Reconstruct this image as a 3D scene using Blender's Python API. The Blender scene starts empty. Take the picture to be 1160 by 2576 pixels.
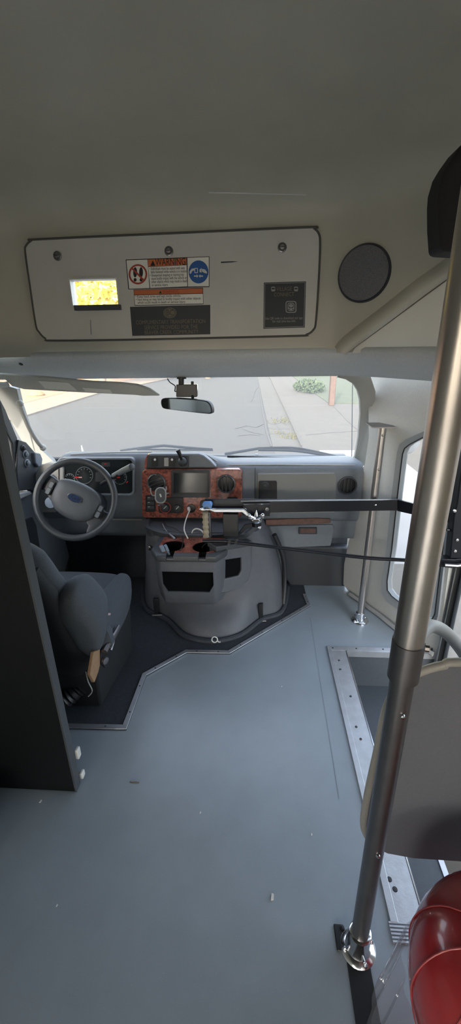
import bpy, bmesh, math, random
from mathutils import Vector, Matrix
random.seed(7)
V = Vector
SC = bpy.context.scene
COL = SC.collection

# ------------------------------------------------------------------ camera
FPX, EYE = 1050.0, V((0, 0, 1.4))
_p, _y, _r = math.radians(21.5), math.radians(3.8), math.radians(0.9)
FW = V((-math.sin(_y)*math.cos(_p), math.cos(_y)*math.cos(_p), -math.sin(_p)))
_rt = V((math.cos(_y), math.sin(_y), 0)); _up = _rt.cross(FW)
RT = _rt*math.cos(_r) - _up*math.sin(_r)
UP = RT.cross(FW)
cd = bpy.data.cameras.new('camera'); cam = bpy.data.objects.new('camera', cd); COL.objects.link(cam)
cd.sensor_fit = 'VERTICAL'; cd.sensor_height = 36; cd.sensor_width = 36; cd.lens = FPX/2576*36
cd.clip_start = 0.02; cd.clip_end = 400
cam.matrix_world = Matrix(((RT.x, UP.x, -FW.x, EYE.x), (RT.y, UP.y, -FW.y, EYE.y), (RT.z, UP.z, -FW.z, EYE.z), (0, 0, 0, 1)))
SC.camera = cam

def ray(px, py): return FW + RT*((px-580)/FPX) - UP*((py-1288)/FPX)
def A(px, py, X=None, Y=None, Z=None):
    """real position of a spot of the photo that lies on a known plane of the bus"""
    d = ray(px, py)
    t = (X-EYE.x)/d.x if X is not None else (Y-EYE.y)/d.y if Y is not None else (Z-EYE.z)/d.z
    return EYE + d*t
def AP(px, py, P0, N):
    d = ray(px, py); return EYE + d*((P0-EYE).dot(N)/d.dot(N))
def PX(pts, **k): return [A(x, y, **k) for x, y in pts]

# ------------------------------------------------------------------ materials
def lin(c):
    c /= 255.0
    return c/12.92 if c <= .04045 else ((c+.055)/1.055)**2.4
def rgba(c): return (lin(c[0]), lin(c[1]), lin(c[2]), 1)
MATS = {}
def M(name, rgb, rough=.5, metal=0, var=.0, scale=60, bump=0, bscale=None, coat=0, spec=.5):
    if name in MATS: return MATS[name]
    m = bpy.data.materials.new(name); m.use_nodes = True
    nt = m.node_tree; b = nt.nodes['Principled BSDF']
    b.inputs['Roughness'].default_value = rough; b.inputs['Metallic'].default_value = metal
    b.inputs['Coat Weight'].default_value = coat; b.inputs['Coat Roughness'].default_value = .08 if name != 'grey_vinyl' else .3
    b.inputs['Specular IOR Level'].default_value = spec
    tc = nt.nodes.new('ShaderNodeTexCoord')
    ns = nt.nodes.new('ShaderNodeTexNoise'); ns.inputs['Scale'].default_value = scale; ns.inputs['Detail'].default_value = 4
    nt.links.new(tc.outputs['Object'], ns.inputs['Vector'])
    cr = nt.nodes.new('ShaderNodeValToRGB')
    c = rgba(rgb)
    cr.color_ramp.elements[0].position = .3; cr.color_ramp.elements[1].position = .7
    cr.color_ramp.elements[0].color = tuple(x*(1-var) for x in c[:3])+(1,)
    cr.color_ramp.elements[1].color = tuple(min(1, x*(1+var)) for x in c[:3])+(1,)
    nt.links.new(ns.outputs['Fac'], cr.inputs['Fac']); nt.links.new(cr.outputs['Color'], b.inputs['Base Color'])
    if bump:
        n2 = nt.nodes.new('ShaderNodeTexNoise'); n2.inputs['Scale'].default_value = bscale or scale; n2.inputs['Detail'].default_value = 3
        nt.links.new(tc.outputs['Object'], n2.inputs['Vector'])
        bp = nt.nodes.new('ShaderNodeBump'); bp.inputs['Strength'].default_value = bump; bp.inputs['Distance'].default_value = .002
        nt.links.new(n2.outputs['Fac'], bp.inputs['Height']); nt.links.new(bp.outputs['Normal'], b.inputs['Normal'])
    MATS[name] = m
    return m

def wood_mat():
    m = M('burl_wood', (140, 76, 58), .3, coat=.5)
    nt = m.node_tree; b = nt.nodes['Principled BSDF']
    tc = nt.nodes['Texture Coordinate']
    n = nt.nodes.new('ShaderNodeTexNoise'); n.inputs['Scale'].default_value = 38; n.inputs['Detail'].default_value = 6; n.inputs['Distortion'].default_value = 1.6
    nt.links.new(tc.outputs['Object'], n.inputs['Vector'])
    r = nt.nodes.new('ShaderNodeValToRGB')
    r.color_ramp.elements[0].position = .32; r.color_ramp.elements[0].color = rgba((62, 36, 34))
    r.color_ramp.elements[1].position = .62; r.color_ramp.elements[1].color = rgba((158, 92, 76))
    e = r.color_ramp.elements.new(.48); e.color = rgba((128, 68, 56))
    nt.links.new(n.outputs['Fac'], r.inputs['Fac']); nt.links.new(r.outputs['Color'], b.inputs['Base Color'])
    return m
def floor_mat():
    m = M('grey_vinyl', (142, 154, 163), .33, var=.05, scale=9, bump=.12, bscale=420, spec=.8, coat=.5)
    nt = m.node_tree; b = nt.nodes['Principled BSDF']; tc = nt.nodes['Texture Coordinate']
    v = nt.nodes.new('ShaderNodeTexNoise'); v.inputs['Scale'].default_value = 330; v.inputs['Detail'].default_value = 1
    nt.links.new(tc.outputs['Object'], v.inputs['Vector'])
    r = nt.nodes.new('ShaderNodeValToRGB'); r.color_ramp.elements[0].position = .68; r.color_ramp.elements[1].position = .8
    r.color_ramp.elements[0].color = (0, 0, 0, 1); r.color_ramp.elements[1].color = (1, 1, 1, 1)
    nt.links.new(v.outputs['Fac'], r.inputs['Fac'])
    mx = nt.nodes.new('ShaderNodeMixRGB'); mx.inputs[2].default_value = rgba((170, 176, 182))
    nt.links.new(r.outputs['Color'], mx.inputs[0])
    src = b.inputs['Base Color'].links[0].from_socket
    nt.links.new(src, mx.inputs[1]); nt.links.new(mx.outputs[0], b.inputs['Base Color'])
    return m
def glass_mat(name, dust=.03, tint=(1, 1, 1)):
    m = bpy.data.materials.new(name); m.use_nodes = True; nt = m.node_tree
    out = nt.nodes['Material Output']; nt.nodes.remove(nt.nodes['Principled BSDF'])
    t = nt.nodes.new('ShaderNodeBsdfTransparent'); t.inputs[0].default_value = tint+(1,)
    g = nt.nodes.new('ShaderNodeBsdfGlossy'); g.inputs['Roughness'].default_value = .02
    d = nt.nodes.new('ShaderNodeBsdfTranslucent'); d.inputs[0].default_value = (.9, .93, .95, 1)
    lw = nt.nodes.new('ShaderNodeLayerWeight'); lw.inputs[0].default_value = .5
    pw = nt.nodes.new('ShaderNodeMath'); pw.operation = 'POWER'; pw.inputs[1].default_value = 5
    fr = nt.nodes.new('ShaderNodeMath'); fr.operation = 'MULTIPLY_ADD'; fr.inputs[1].default_value = .7; fr.inputs[2].default_value = .02
    nt.links.new(lw.outputs['Facing'], pw.inputs[0]); nt.links.new(pw.outputs[0], fr.inputs[0])
    m1 = nt.nodes.new('ShaderNodeMixShader'); m2 = nt.nodes.new('ShaderNodeMixShader'); m1.inputs[0].default_value = dust
    nt.links.new(t.outputs[0], m1.inputs[1]); nt.links.new(d.outputs[0], m1.inputs[2])
    nt.links.new(fr.outputs[0], m2.inputs[0]); nt.links.new(m1.outputs[0], m2.inputs[1]); nt.links.new(g.outputs[0], m2.inputs[2])
    nt.links.new(m2.outputs[0], out.inputs[0])
    return m
WOOD = wood_mat(); FLOOR = floor_mat(); GLASS = glass_mat('dusty_glass', .045); WRAP = glass_mat('clear_plastic', .10, (.97, .93, .94))
CAPM = M('cap_fibreglass', (190, 187, 173), .42, var=.04, scale=5, bump=.15, bscale=90)
CEIL = M('ceiling_fabric', (80, 78, 69), .7, var=.12, scale=260, bump=.4, bscale=400)
PANEL = M('panel_laminate', (206, 205, 198), .45, var=.03, scale=8)
HEADER = M('header_trim', (200, 206, 208), .7, var=.06, scale=200, bump=.3, bscale=300)
CLOTH = M('pillar_cloth', (196, 198, 196), .85, var=.06, scale=260, bump=.4, bscale=350)
PILLAR = M('pillar_plastic', (166, 168, 165), .5, var=.03, scale=12)
GLOSSY = M('glossy_laminate', (226, 225, 217), .22, var=.02, scale=6)
DASH = M('dash_plastic', (104, 111, 119), .5, var=.04, scale=40, bump=.4, bscale=320)
DASHL = M('dash_plastic_light', (156, 158, 158), .55, var=.04, scale=40, bump=.3, bscale=320)
BLACK = M('black_plastic', (30, 32, 35), .42, var=.06, scale=60)
DARK = M('dark_grey_plastic', (52, 56, 61), .5, var=.05, scale=60, bump=.2, bscale=300)
RUBBER = M('black_rubber', (54, 59, 66), .72, var=.18, scale=90, bump=.5, bscale=260)
SEATF = M('seat_fabric', (72, 78, 86), .95, var=.14, scale=300, bump=.6, bscale=420)
SEATB = M('seat_shell', (28, 31, 34), .85, var=.1, scale=200, bump=.3, bscale=300)
DOGH = M('engine_cover_plastic', (86, 89, 95), .5, var=.05, scale=30, bump=.45, bscale=260)
DOGD = M('console_dark_plastic', (64, 67, 71), .45, var=.05, scale=50, bump=.2, bscale=280)
CHROME = M('chrome', (225, 228, 232), .16, 1)
ALU = M('aluminium', (196, 200, 205), .42, .85, var=.07, scale=30, bump=.15, bscale=120)
STEEL = M('brushed_steel', (190, 186, 182), .32, 1, var=.06, scale=14)
STEELD = M('dull_steel', (128, 126, 128), .4, 1, var=.08, scale=20)
BLKBAR = M('black_painted_steel', (26, 29, 36), .32, .3)
MODP = M('modesty_laminate', (104, 108, 117), .5, var=.04, scale=160, bump=.2, bscale=300)
TUBEG = M('taupe_coated_tube', (156, 155, 150), .42, var=.04, scale=60)
PART = M('partition_laminate', (14, 17, 19), .5, var=.08, scale=120, bump=.2, bscale=260, spec=.25)
PARTE = M('partition_edge', (70, 74, 78), .5)
WHITE = M('white_vinyl', (242, 240, 230), .5)
OFFW = M('white_plastic', (215, 215, 210), .4)
ORANGE = M('orange_vinyl', (206, 110, 62), .5)
INK = M('black_ink', (36, 34, 33), .6)
SREDM = M('sign_red', (176, 66, 52), .5)
SBLUE = M('sign_blue', (30, 92, 160), .5)
NAVY = M('dark_vinyl', (48, 54, 58), .5)
GOLD = M('gold_ink', (120, 112, 92), .5)
SILV = M('grey_ink', (150, 152, 150), .5)
REDN = M('needle_red', (200, 40, 36), .4)
REDB = M('red_vinyl', (172, 48, 52), .25, coat=.6, var=.12, scale=18, bump=.6, bscale=22)
CABLE = M('white_cable', (205, 205, 200), .45)
CARD = M('tan_card', (150, 120, 90), .8, var=.1, scale=60)
MIRRORM = M('mirror_glass', (200, 205, 208), .03, 1)
SCREEN = M('dark_screen', (34, 38, 40), .12)
TAN = M('grip_tan', (150, 142, 124), .6, var=.08, scale=80)
BLUEP = M('blue_tinted_plastic', (96, 140, 196), .2)
BLUEG = M('blue_grey_plastic', (118, 134, 152), .5)
ASPH = M('asphalt', (54, 53, 50), .9, var=.12, scale=22, bump=.6, bscale=60)
CONC = M('concrete', (72, 68, 61), .9, var=.07, scale=3, bump=.4, bscale=80)
CURBM = M('gutter_concrete', (68, 65, 59), .9, var=.1, scale=6, bump=.4, bscale=70)
GRASSM = M('lawn_green', (62, 68, 48), .95, var=.3, scale=9, bump=1, bscale=40)
GRAVEL = M('tan_gravel', (142, 106, 72), .95, var=.25, scale=14, bump=1, bscale=30)
LEAFY = M('yellow_leaf', (248, 226, 100), .7, var=.22, scale=1.6)
LEAFG = M('green_leaf', (56, 68, 44), .8, var=.3, scale=3)
BARK = M('bark', (120, 104, 84), .9, var=.2, scale=20)
POSTM = M('cedar_post', (78, 60, 50), .8, var=.15, scale=12)
HOODM = M('white_car_paint', (150, 149, 142), .3, coat=.5)
CRACKM = M('crack_dark', (62, 62, 60), .95)

# ------------------------------------------------------------------ mesh builder
def basis(ax):
    ax = V(ax).normalized()
    h = V((0, 0, 1)) if abs(ax.z) < .9 else V((1, 0, 0))
    u = h.cross(ax).normalized(); v = ax.cross(u)
    return u, v, ax
def crom(pts, n=8, closed=False):
    pts = [V(p) for p in pts]; out = []; N = len(pts)
    rng = range(N if closed else N-1)
    for i in rng:
        if closed: a, b, c, d = pts[i-1], pts[i], pts[(i+1) % N], pts[(i+2) % N]
        else: a, b, c, d = pts[max(i-1, 0)], pts[i], pts[i+1], pts[min(i+2, N-1)]
        for k in range(n):
            t = k/n
            out.append(.5*((2*b)+(c-a)*t+(2*a-5*b+4*c-d)*t*t+(3*b-a-3*c+d)*t**3))
    if not closed: out.append(pts[-1])
    return out
class MB:
    def __init__(s): s.bm = bmesh.new()
    def face(s, vs):
        try: return s.bm.faces.new(vs)
        except ValueError: return None
    def poly(s, pts): return s.face([s.bm.verts.new(p) for p in pts])
    def box(s, lo, hi, mat=None):
        m = mat or Matrix()
        c = [s.bm.verts.new(m @ V((x, y, z))) for x in (lo[0], hi[0]) for y in (lo[1], hi[1]) for z in (lo[2], hi[2])]
        for f in ((0, 1, 3, 2), (4, 6, 7, 5), (0, 4, 5, 1), (2, 3, 7, 6), (0, 2, 6, 4), (1, 5, 7, 3)): s.face([c[i] for i in f])
        return s
    def prism(s, pts, vec):
        vec = V(vec); a = [s.bm.verts.new(p) for p in pts]; b = [s.bm.verts.new(V(p)+vec) for p in pts]; n = len(a)
        s.face(a); s.face(b[::-1])
        for i in range(n): s.face([a[i], b[i], b[(i+1) % n], a[(i+1) % n]])
        return s
    def frame(s, outer, inner, vec):
        vec = V(vec); n = len(outer)
        o, i_, o2, i2 = ([s.bm.verts.new(V(p)+w) for p in L] for L, w in ((outer, V()), (inner, V()), (outer, vec), (inner, vec)))
        for k in range(n):
            j = (k+1) % n
            s.face([o[k], o[j], i_[j], i_[k]]); s.face([o2[j], o2[k], i2[k], i2[j]])
            s.face([o[j], o[k], o2[k], o2[j]]); s.face([i_[k], i_[j], i2[j], i2[k]])
        return s
    def holed(s, outer, holes, vec):
        vec = V(vec); es = []
        for L in [outer]+holes:
            vs = [s.bm.verts.new(p) for p in L]
            es += [s.bm.edges.new((vs[i], vs[(i+1) % len(vs)])) for i in range(len(vs))]
        r = bmesh.ops.triangle_fill(s.bm, use_beauty=True, use_dissolve=False, edges=es)
        fs = [g for g in r['geom'] if isinstance(g, bmesh.types.BMFace)]
        e = bmesh.ops.extrude_face_region(s.bm, geom=fs, use_keep_orig=True)
        bmesh.ops.translate(s.bm, vec=vec, verts=[g for g in e['geom'] if isinstance(g, bmesh.types.BMVert)])
        return s
    def loft(s, rings, closed=True, caps=True):
        R = [[s.bm.verts.new(p) for p in r] for r in rings]; n = len(R[0])
        for a, b in zip(R, R[1:]):
            for i in range(n if closed else n-1):
                j = (i+1) % n; s.face([a[i], a[j], b[j], b[i]])
        if caps and closed: s.face(R[0][::-1]); s.face(R[-1])
        return s
    def tube(s, pts, r, n=10, closed=False, smooth=0, flat=None):
        pts = [V(p) for p in pts]
        if smooth: pts = crom(pts, smooth, closed)
        N = len(pts); rings = []; u = None
        for i, p in enumerate(pts):
            t = (pts[(i+1) % N]-pts[i-1]) if closed else (pts[min(i+1, N-1)]-pts[max(i-1, 0)])
            t.normalize()
            if u is None: u = basis(t)[0]
            u = (u-t*u.dot(t)).normalized(); v = t.cross(u)
            rr_ = r(i/(N-1)) if callable(r) else r
            rings.append([p+u*math.cos(2*math.pi*k/n)*rr_+v*math.sin(2*math.pi*k/n)*rr_ for k in range(n)])
        if closed: rings.append(rings[0]); s.loft(rings, caps=False); bmesh.ops.remove_doubles(s.bm, verts=s.bm.verts, dist=1e-6)
        else: s.loft(rings)
        return s
    def lathe(s, prof, org, ax, n=28, caps=True):
        u, v, a = basis(ax); o = V(org)
        s.loft([[o+a*h+(u*math.cos(2*math.pi*k/n)+v*math.sin(2*math.pi*k/n))*max(r, 1e-4) for k in range(n)] for r, h in prof], caps=caps)
        return s
    def ball(s, c, r, sc=(1, 1, 1), n=16):
        bmesh.ops.create_uvsphere(s.bm, u_segments=n, v_segments=n//2+2, radius=r, matrix=Matrix.Translation(V(c)) @ Matrix.Diagonal((*sc, 1)))
        return s
    def pillow(s, outline, vec, th_front, th_back, steps=6, flat=.35):
        """soft closed cushion over a closed outline"""
        n = V(vec).normalized(); c = sum((V(p) for p in outline), V())/len(outline); rings = []
        def ring(k, h): return [c+(V(p)-c)*k+n*h for p in outline]
        ang = [i/steps*math.pi/2 for i in range(steps+1)]
        for a in reversed(ang[1:]): rings.append(ring(flat+(1-flat)*math.cos(a) if a < 1.5 else flat, -th_back*math.sin(a)))
        rings.append(ring(1, 0))
        for a in ang[1:]: rings.append(ring(flat+(1-flat)*math.cos(a) if a < 1.5 else flat, th_front*math.sin(a)))
        rings = [ring(.02, -th_back)]+rings+[ring(.02, th_front)]
        return s.loft(rings)
    def build(s, name, mat, parent=None, bevel=0, seg=2, angle=38, sub=0):
        bmesh.ops.recalc_face_normals(s.bm, faces=s.bm.faces)
        me = bpy.data.meshes.new(name); s.bm.to_mesh(me); s.bm.free()
        me.polygons.foreach_set('use_smooth', [True]*len(me.polygons)); me.set_sharp_from_angle(angle=math.radians(angle))
        me.materials.append(mat)
        o = bpy.data.objects.new(name, me); COL.objects.link(o)
        if bevel:
            b = o.modifiers.new('edge', 'BEVEL'); b.width = bevel; b.segments = seg; b.limit_method = 'ANGLE'; b.angle_limit = math.radians(40)
        if sub:
            b = o.modifiers.new('soft', 'SUBSURF'); b.levels = sub; b.render_levels = sub
        if parent: adopt(o, parent)
        return o
def world_of(o):
    m = Matrix.Translation(o.location)
    return world_of(o.parent) @ o.matrix_parent_inverse @ m if o.parent else m
def adopt(o, p):
    o.parent = p; o.matrix_parent_inverse = world_of(p).inverted()
def tag(o, label=None, cat=None, group=None, kind=None):
    if label: o['label'] = label
    if cat: o['category'] = cat
    if group: o['group'] = group
    if kind: o['kind'] = kind
    return o
def thing(name, label, cat, loc=(0, 0, 0), group=None, kind=None):
    o = bpy.data.objects.new(name, None); COL.objects.link(o); o.location = loc; o.empty_display_size = .05
    return tag(o, label, cat, group, kind)
def struct(o): o['kind'] = 'structure'; return o
def cut(o, cutter, parent=None):
    """hollow the mesh of o by the closed mesh in cutter"""
    bmesh.ops.recalc_face_normals(cutter.bm, faces=cutter.bm.faces)
    me = bpy.data.meshes.new('c'); cutter.bm.to_mesh(me); cutter.bm.free()
    c = bpy.data.objects.new('c', me); COL.objects.link(c)
    sv = [m for m in o.modifiers]
    b = o.modifiers.new('b', 'BOOLEAN'); b.operation = 'DIFFERENCE'; b.object = c; b.solver = 'EXACT'
    par, pin = o.parent, o.matrix_parent_inverse.copy()
    o.parent = None
    dg = bpy.context.evaluated_depsgraph_get(); dg.update()
    nm = bpy.data.meshes.new_from_object(o.evaluated_get(dg))
    o.modifiers.clear(); o.data = nm
    nm.set_sharp_from_angle(angle=math.radians(38))
    bpy.data.objects.remove(c); bpy.data.meshes.remove(me)
    if par: o.parent = par; o.matrix_parent_inverse = pin
def lettering(name, s, loc, size, mat, parent, align='CENTER', rx=math.pi/2, mw=None, width=None, shear=0, space=1.0):
    cu = bpy.data.curves.new('t', 'FONT'); cu.body = s; cu.size = size; cu.align_x = align; cu.align_y = 'CENTER'
    cu.extrude = .0002; cu.shear = shear; cu.space_line = space; cu.resolution_u = 3
    t = bpy.data.objects.new('t', cu); COL.objects.link(t)
    dg = bpy.context.evaluated_depsgraph_get(); dg.update()
    me = bpy.data.meshes.new_from_object(t.evaluated_get(dg)); bpy.data.objects.remove(t); bpy.data.curves.remove(cu)
    if width:
        xs = [v.co.x for v in me.vertices]; k = width/(max(xs)-min(xs)); me.transform(Matrix.Diagonal((k, 1, 1, 1)))
    me.transform((mw if mw else Matrix.Translation(V(loc)) @ Matrix.Rotation(rx, 4, 'X')))
    me.name = name; me.materials.clear(); me.materials.append(mat)
    o = bpy.data.objects.new(name, me); COL.objects.link(o); adopt(o, parent)
    return o
def rr(x0, y0, x1, y1, r, n=5):
    o = []
    for cx, cy, a in ((x1-r, y0+r, -90), (x1-r, y1-r, 0), (x0+r, y1-r, 90), (x0+r, y0+r, 180)):
        for k in range(n+1):
            t = math.radians(a+90*k/n); o.append((cx+r*math.cos(t), cy+r*math.sin(t)))
    return o
def ell(cx, cy, rx, ry, n=28): return [(cx+rx*math.cos(2*math.pi*k/n), cy+ry*math.sin(2*math.pi*k/n)) for k in range(n)]
def plate(name, pts, Y, th, mat, parent=None, bevel=0):
    return MB().prism(PX(pts, Y=Y), (0, th, 0)).build(name, mat, parent, bevel)
def box(name, lo, hi, mat, parent=None, bevel=0): return MB().box(lo, hi).build(name, mat, parent, bevel)

# ------------------------------------------------------------------ floor and steps
GZ = -.75
m = MB()
for q in ([(-1.42, -6), (.36, -6), (.36, 1.72), (-1.42, 1.72)], [(-1.42, 1.72), (.36, 1.72), (.36, 2.36), (-1.42, 2.36)],
          [(.36, -6), (.9, -6), (.9, .62), (.36, .62)], [(.36, 1.72), (.88, 1.72), (.52, 2.36), (.36, 2.36)]):
    m.prism([(x, y, 0) for x, y in q], (0, 0, -.03))
struct(m.build('floor', FLOOR))
# step well
m = MB().box((.44, .62, -.25), (.63, 1.72, -.22))
m.box((.63, 1.25, -.25), (.9, 1.72, -.22)).box((.36, .62, -.25), (.44, 1.72, -.02)).box((.36, 1.70, -.25), (.9, 1.73, -.04)).box((.36, .60, -.25), (.9, .62, -.03))
struct(m.build('floor_step', M('step_vinyl', (72, 78, 84), .5, var=.06, scale=60, bump=.2, bscale=300)))
m = MB().prism([(.622, .62, -.222), (.64, .62, -.222), (.64, 1.25, -.222), (.622, 1.25, -.222)], (0, 0, .006))
struct(m.build('trim_tread', ALU))
# aluminium nosings round the well
nose = thing('stepwell_trim', 'aluminium edge trim framing the entry step well in the floor', 'trim', (.36, 1.72, 0))
MB().box((.357, .64, 0), (.445, 1.72, .004)).build('side_strip', ALU, nose, .0015)
MB().box((.357, .64, .004), (.377, 1.72, .0075)).build('side_lip', ALU, nose, .001)
MB().box((.445, .66, -.012), (.449, 1.69, .006)).build('bright_edge', CHROME, nose)
MB().box((.37, 1.692, 0), (.875, 1.722, .005)).build('front_strip', ALU, nose, .0015)
MB().box((.44, 1.686, -.028), (.875, 1.692, .005)).build('front_face', ALU, nose)
for x, y in ((.40, 1.62), (.395, 1.56), (.405, 1.19), (.40, 1.245), (.41, 1.40)):
    MB().lathe([(.0055, .0035), (.0045, .006), (.001, .0065)], (x, y, 0), (0, 0, 1), 10).build('screw', DARK, nose)
for px_, py_ in ((980, 2212), (994, 2237)):
    c = A(px_, py_, Z=.004); MB().lathe([(.0075, .0035), (.006, .006), (.001, .0065)], (c.x, c.y, 0), (0, 0, 1), 14).build('screw', DARK, nose)
for x in (.385, .50, .63, .85):
    MB().lathe([(.0045, .0045), (.004, .0065), (.001, .007)], (x, 1.708, 0), (0, 0, 1), 10).build('screw', DARK, nose)
rib = thing('ribbed_nosing', 'ribbed aluminium nosing across the back edge of the step well', 'trim', (.45, .62, 0))
m = MB(); prof = []
for k in range(6):
    y = .600+k*.0075
    prof += [(y, .003), (y+.0012, .007), (y+.0048, .007), (y+.006, .003)]
pts = [(.352, .600, 0)]+[(.352, y, z) for y, z in prof]+[(.352, .645, 0)]
m.prism(pts, (.55, 0, 0)).build('ribbed_strip', ALU, rib)
MB().lathe([(.006, .007), (.004, .009), (.001, .0095)], (.405, .617, 0), (0, 0, 1), 10).build('screw', STEELD, rib)
# cab mat
mat_px = [(120, 1832), (318, 1836), (368, 1700), (470, 1643), (578, 1645), (782, 1524), (770, 1495)]
pl = [A(x, y, Z=.004) for x, y in mat_px]
mp = [V((p.x, p.y, .003)) for p in pl]+[V((.30, 2.36, .003)), V((-1.2, 2.36, .003)), V((-1.2, pl[0].y, .003))]
mt = MB().prism(mp, (0, 0, -.002)).build('floor_mat', RUBBER); tag(mt, 'black rubber mat covering the cab floor under the driver seat', 'floor mat')
trm = thing('mat_edge_trim', 'zigzag aluminium strip edging the black cab floor mat', 'trim', pl[2])
m = MB(); w = .021
def offs(P, d):
    out = []
    for i, p in enumerate(P):
        a = (P[i]-P[i-1]).normalized() if i else None; b = (P[i+1]-P[i]).normalized() if i < len(P)-1 else None
        na = V((-a.y, a.x, 0)) if a else None; nb = V((-b.y, b.x, 0)) if b else None
        if a and b:
            n = (na+nb).normalized(); n = n/max(.4, n.dot(na))
        else: n = na or nb
        out.append(p+n*d)
    return out
o1 = offs(pl, w); up = V((0, 0, .006))
for i in range(len(pl)-1):
    MB().prism([pl[i], pl[i+1], o1[i+1], o1[i]], (0, 0, .005)).build('strip', ALU, trm, .0012)
for i in range(len(pl)-1):
    L = (pl[i+1]-pl[i]).length; k = max(2, int(L/.14))
    for j in range(k):
        p = pl[i].lerp(pl[i+1], (j+.5)/k); q = o1[i].lerp(o1[i+1], (j+.5)/k); c = (p+q)/2
        MB().lathe([(.004, .004), (.003, .0062), (.0005, .0065)], (c.x, c.y, .004), (0, 0, 1), 10).build('screw', DARK, trm)
# black floor track behind the near stanchion
tk = thing('floor_track', 'black rubber track strip running back along floor from near pole', 'floor strip', (.25, .5, 0))
MB().prism([(.230, .57, 0), (.285, .57, 0), (.287, -.6, 0), (.226, -.6, 0)], (0, 0, .004)).build('strip', BLACK, tk, .001)
c = A(857, 2362, Z=0); MB().box((c.x-.014, c.y-.025, 0), (c.x+.012, c.y+.028, .006)).build('end_tab', BLACK, tk, .003)
c = A(861, 2338, Z=0); MB().lathe([(.006, .005), (.005, .010), (.001, .011)], (c.x, c.y, 0), (0, 0, 1), 10).build('screw', BLACK, tk)
sm = MB().prism([A(x, y, Z=.0005) for x, y in [(780, 1555), (781.5, 1555), (855, 2010), (852.5, 2010)]], (0, 0, .0003)).build('floor_seam', M('seam_grey', (134, 145, 153), .5)); struct(sm); sm.name = 'trim_seam'

# ------------------------------------------------------------------ overhead cap, ceiling, walls
def capshift(x):
    d = max(x-.25, -.91-x, 0)
    return 3.3*d*d if d < .091 else .0273+.6*(d-.091)
YP = 1.85
ws0 = A(178, 704, Y=YP); ws1 = A(302, 768, Y=YP)
wx0, wx1, wz0, wz1 = ws0.x, ws1.x, ws1.z, ws0.z
xs = sorted([-1.42, -1.3, -1.2, -1.12, -1.05, -1.0, -.95, -.91, wx0, wx1, -.45, -.3, -.1, .1, .25]+[.25+i*.025 for i in range(1, 13)]+[.6, .7, .8, .9])
rows = [(0, 1.375, 1), (0, 1.41, 1), (0, wz0, 1), (0, wz1, 1), (0, 1.80, 1), (0, 1.845, 1), (-.006, 1.87, 1), (-.02, 1.895, 1), (-.045, 1.922, 1),
        (-.08, 1.943, .97), (-.13, 1.958, .93), (-.2, 1.968, .85), (-.35, 1.976, .6), (-.6, 1.98, .2), (-.85, 1.98, 0), (-1.25, 1.98, 0)]
m = MB(); G = []
for dy, z, wt in rows: G.append([m.bm.verts.new((x, YP+dy-capshift(x)*wt, z)) for x in xs])
for i in range(len(rows)-1):
    for j in range(len(xs)-1):
        if rows[i][1] == wz0 and xs[j] == wx0: continue
        m.face([G[i][j], G[i][j+1], G[i+1][j+1], G[i+1][j]])
struct(m.build('wall_front', CAPM, angle=60))
struct(box('ceiling', (-1.42, -6, 1.98), (.92, .60, 2.0), CEIL))
struct(box('ceiling_outer', (-1.42, .58, 2.03), (.92, 1.6, 2.05), CEIL))
# off-white bead painting in the glint where the cap curves into the ceiling
ln = MB().tube([A(525, 484, Y=1.775), A(650, 487, Y=1.775), A(770, 490, Y=1.775)], .0022, 6).build('trim_seam', OFFW); struct(ln)

# access panel -------------------------------------------------------
ap = thing('access_panel', 'wide pale grey overhead access panel with rounded corners and dark gasket', 'panel', A(450, 850, Y=YP))
outl = [(64, 636), (66, 618), (80, 605), (100, 602), (430, 587), (770, 572), (790, 575), (802, 588), (805, 610), (803, 680), (795, 805), (788, 830), (770, 842),
        (740, 845), (400, 853), (140, 857), (115, 852), (98, 835), (90, 815), (75, 715)]
po = crom(PX(outl, Y=YP-.012), 4, True)
hole = [V((wx0, YP-.012, wz0)), V((wx1, YP-.012, wz0)), V((wx1, YP-.012, wz1)), V((wx0, YP-.012, wz1))]
MB().holed(po, [hole], (0, .010, 0)).build('panel_board', PANEL, ap)
MB().tube(crom(PX(outl, Y=YP-.011), 4, True), .0042, 8, closed=True).build('gasket', M('gasket_grey', (88, 87, 82), .7), ap)
for px_, py_ in ((145, 644), (425, 632), (710, 623)):
    c = A(px_, py_, Y=YP-.012)
    k = MB().lathe([(.017, 0), (.017, .002), (.012, .004), (.011, .010), (.008, .014), (.001, .015)], c, (0, -1, 0), 20).build('latch_screw', STEELD, ap)
    MB().box((c.x-.008, c.y-.0165, c.z-.0012), (c.x+.008, c.y-.0145, c.z+.0012)).build('slot', BLACK, k)
MB().prism(PX([(556, 658), (585, 657), (600, 658), (585, 660), (556, 662)], Y=YP-.0125), (0, .0003, 0)).build('scuff_mark', DARK, ap)
MB().prism(PX([(226, 805), (229, 805), (231, 842), (228, 842)], Y=YP-.0125), (0, .0003, 0)).build('scuff_mark', DASHL, ap)

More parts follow.
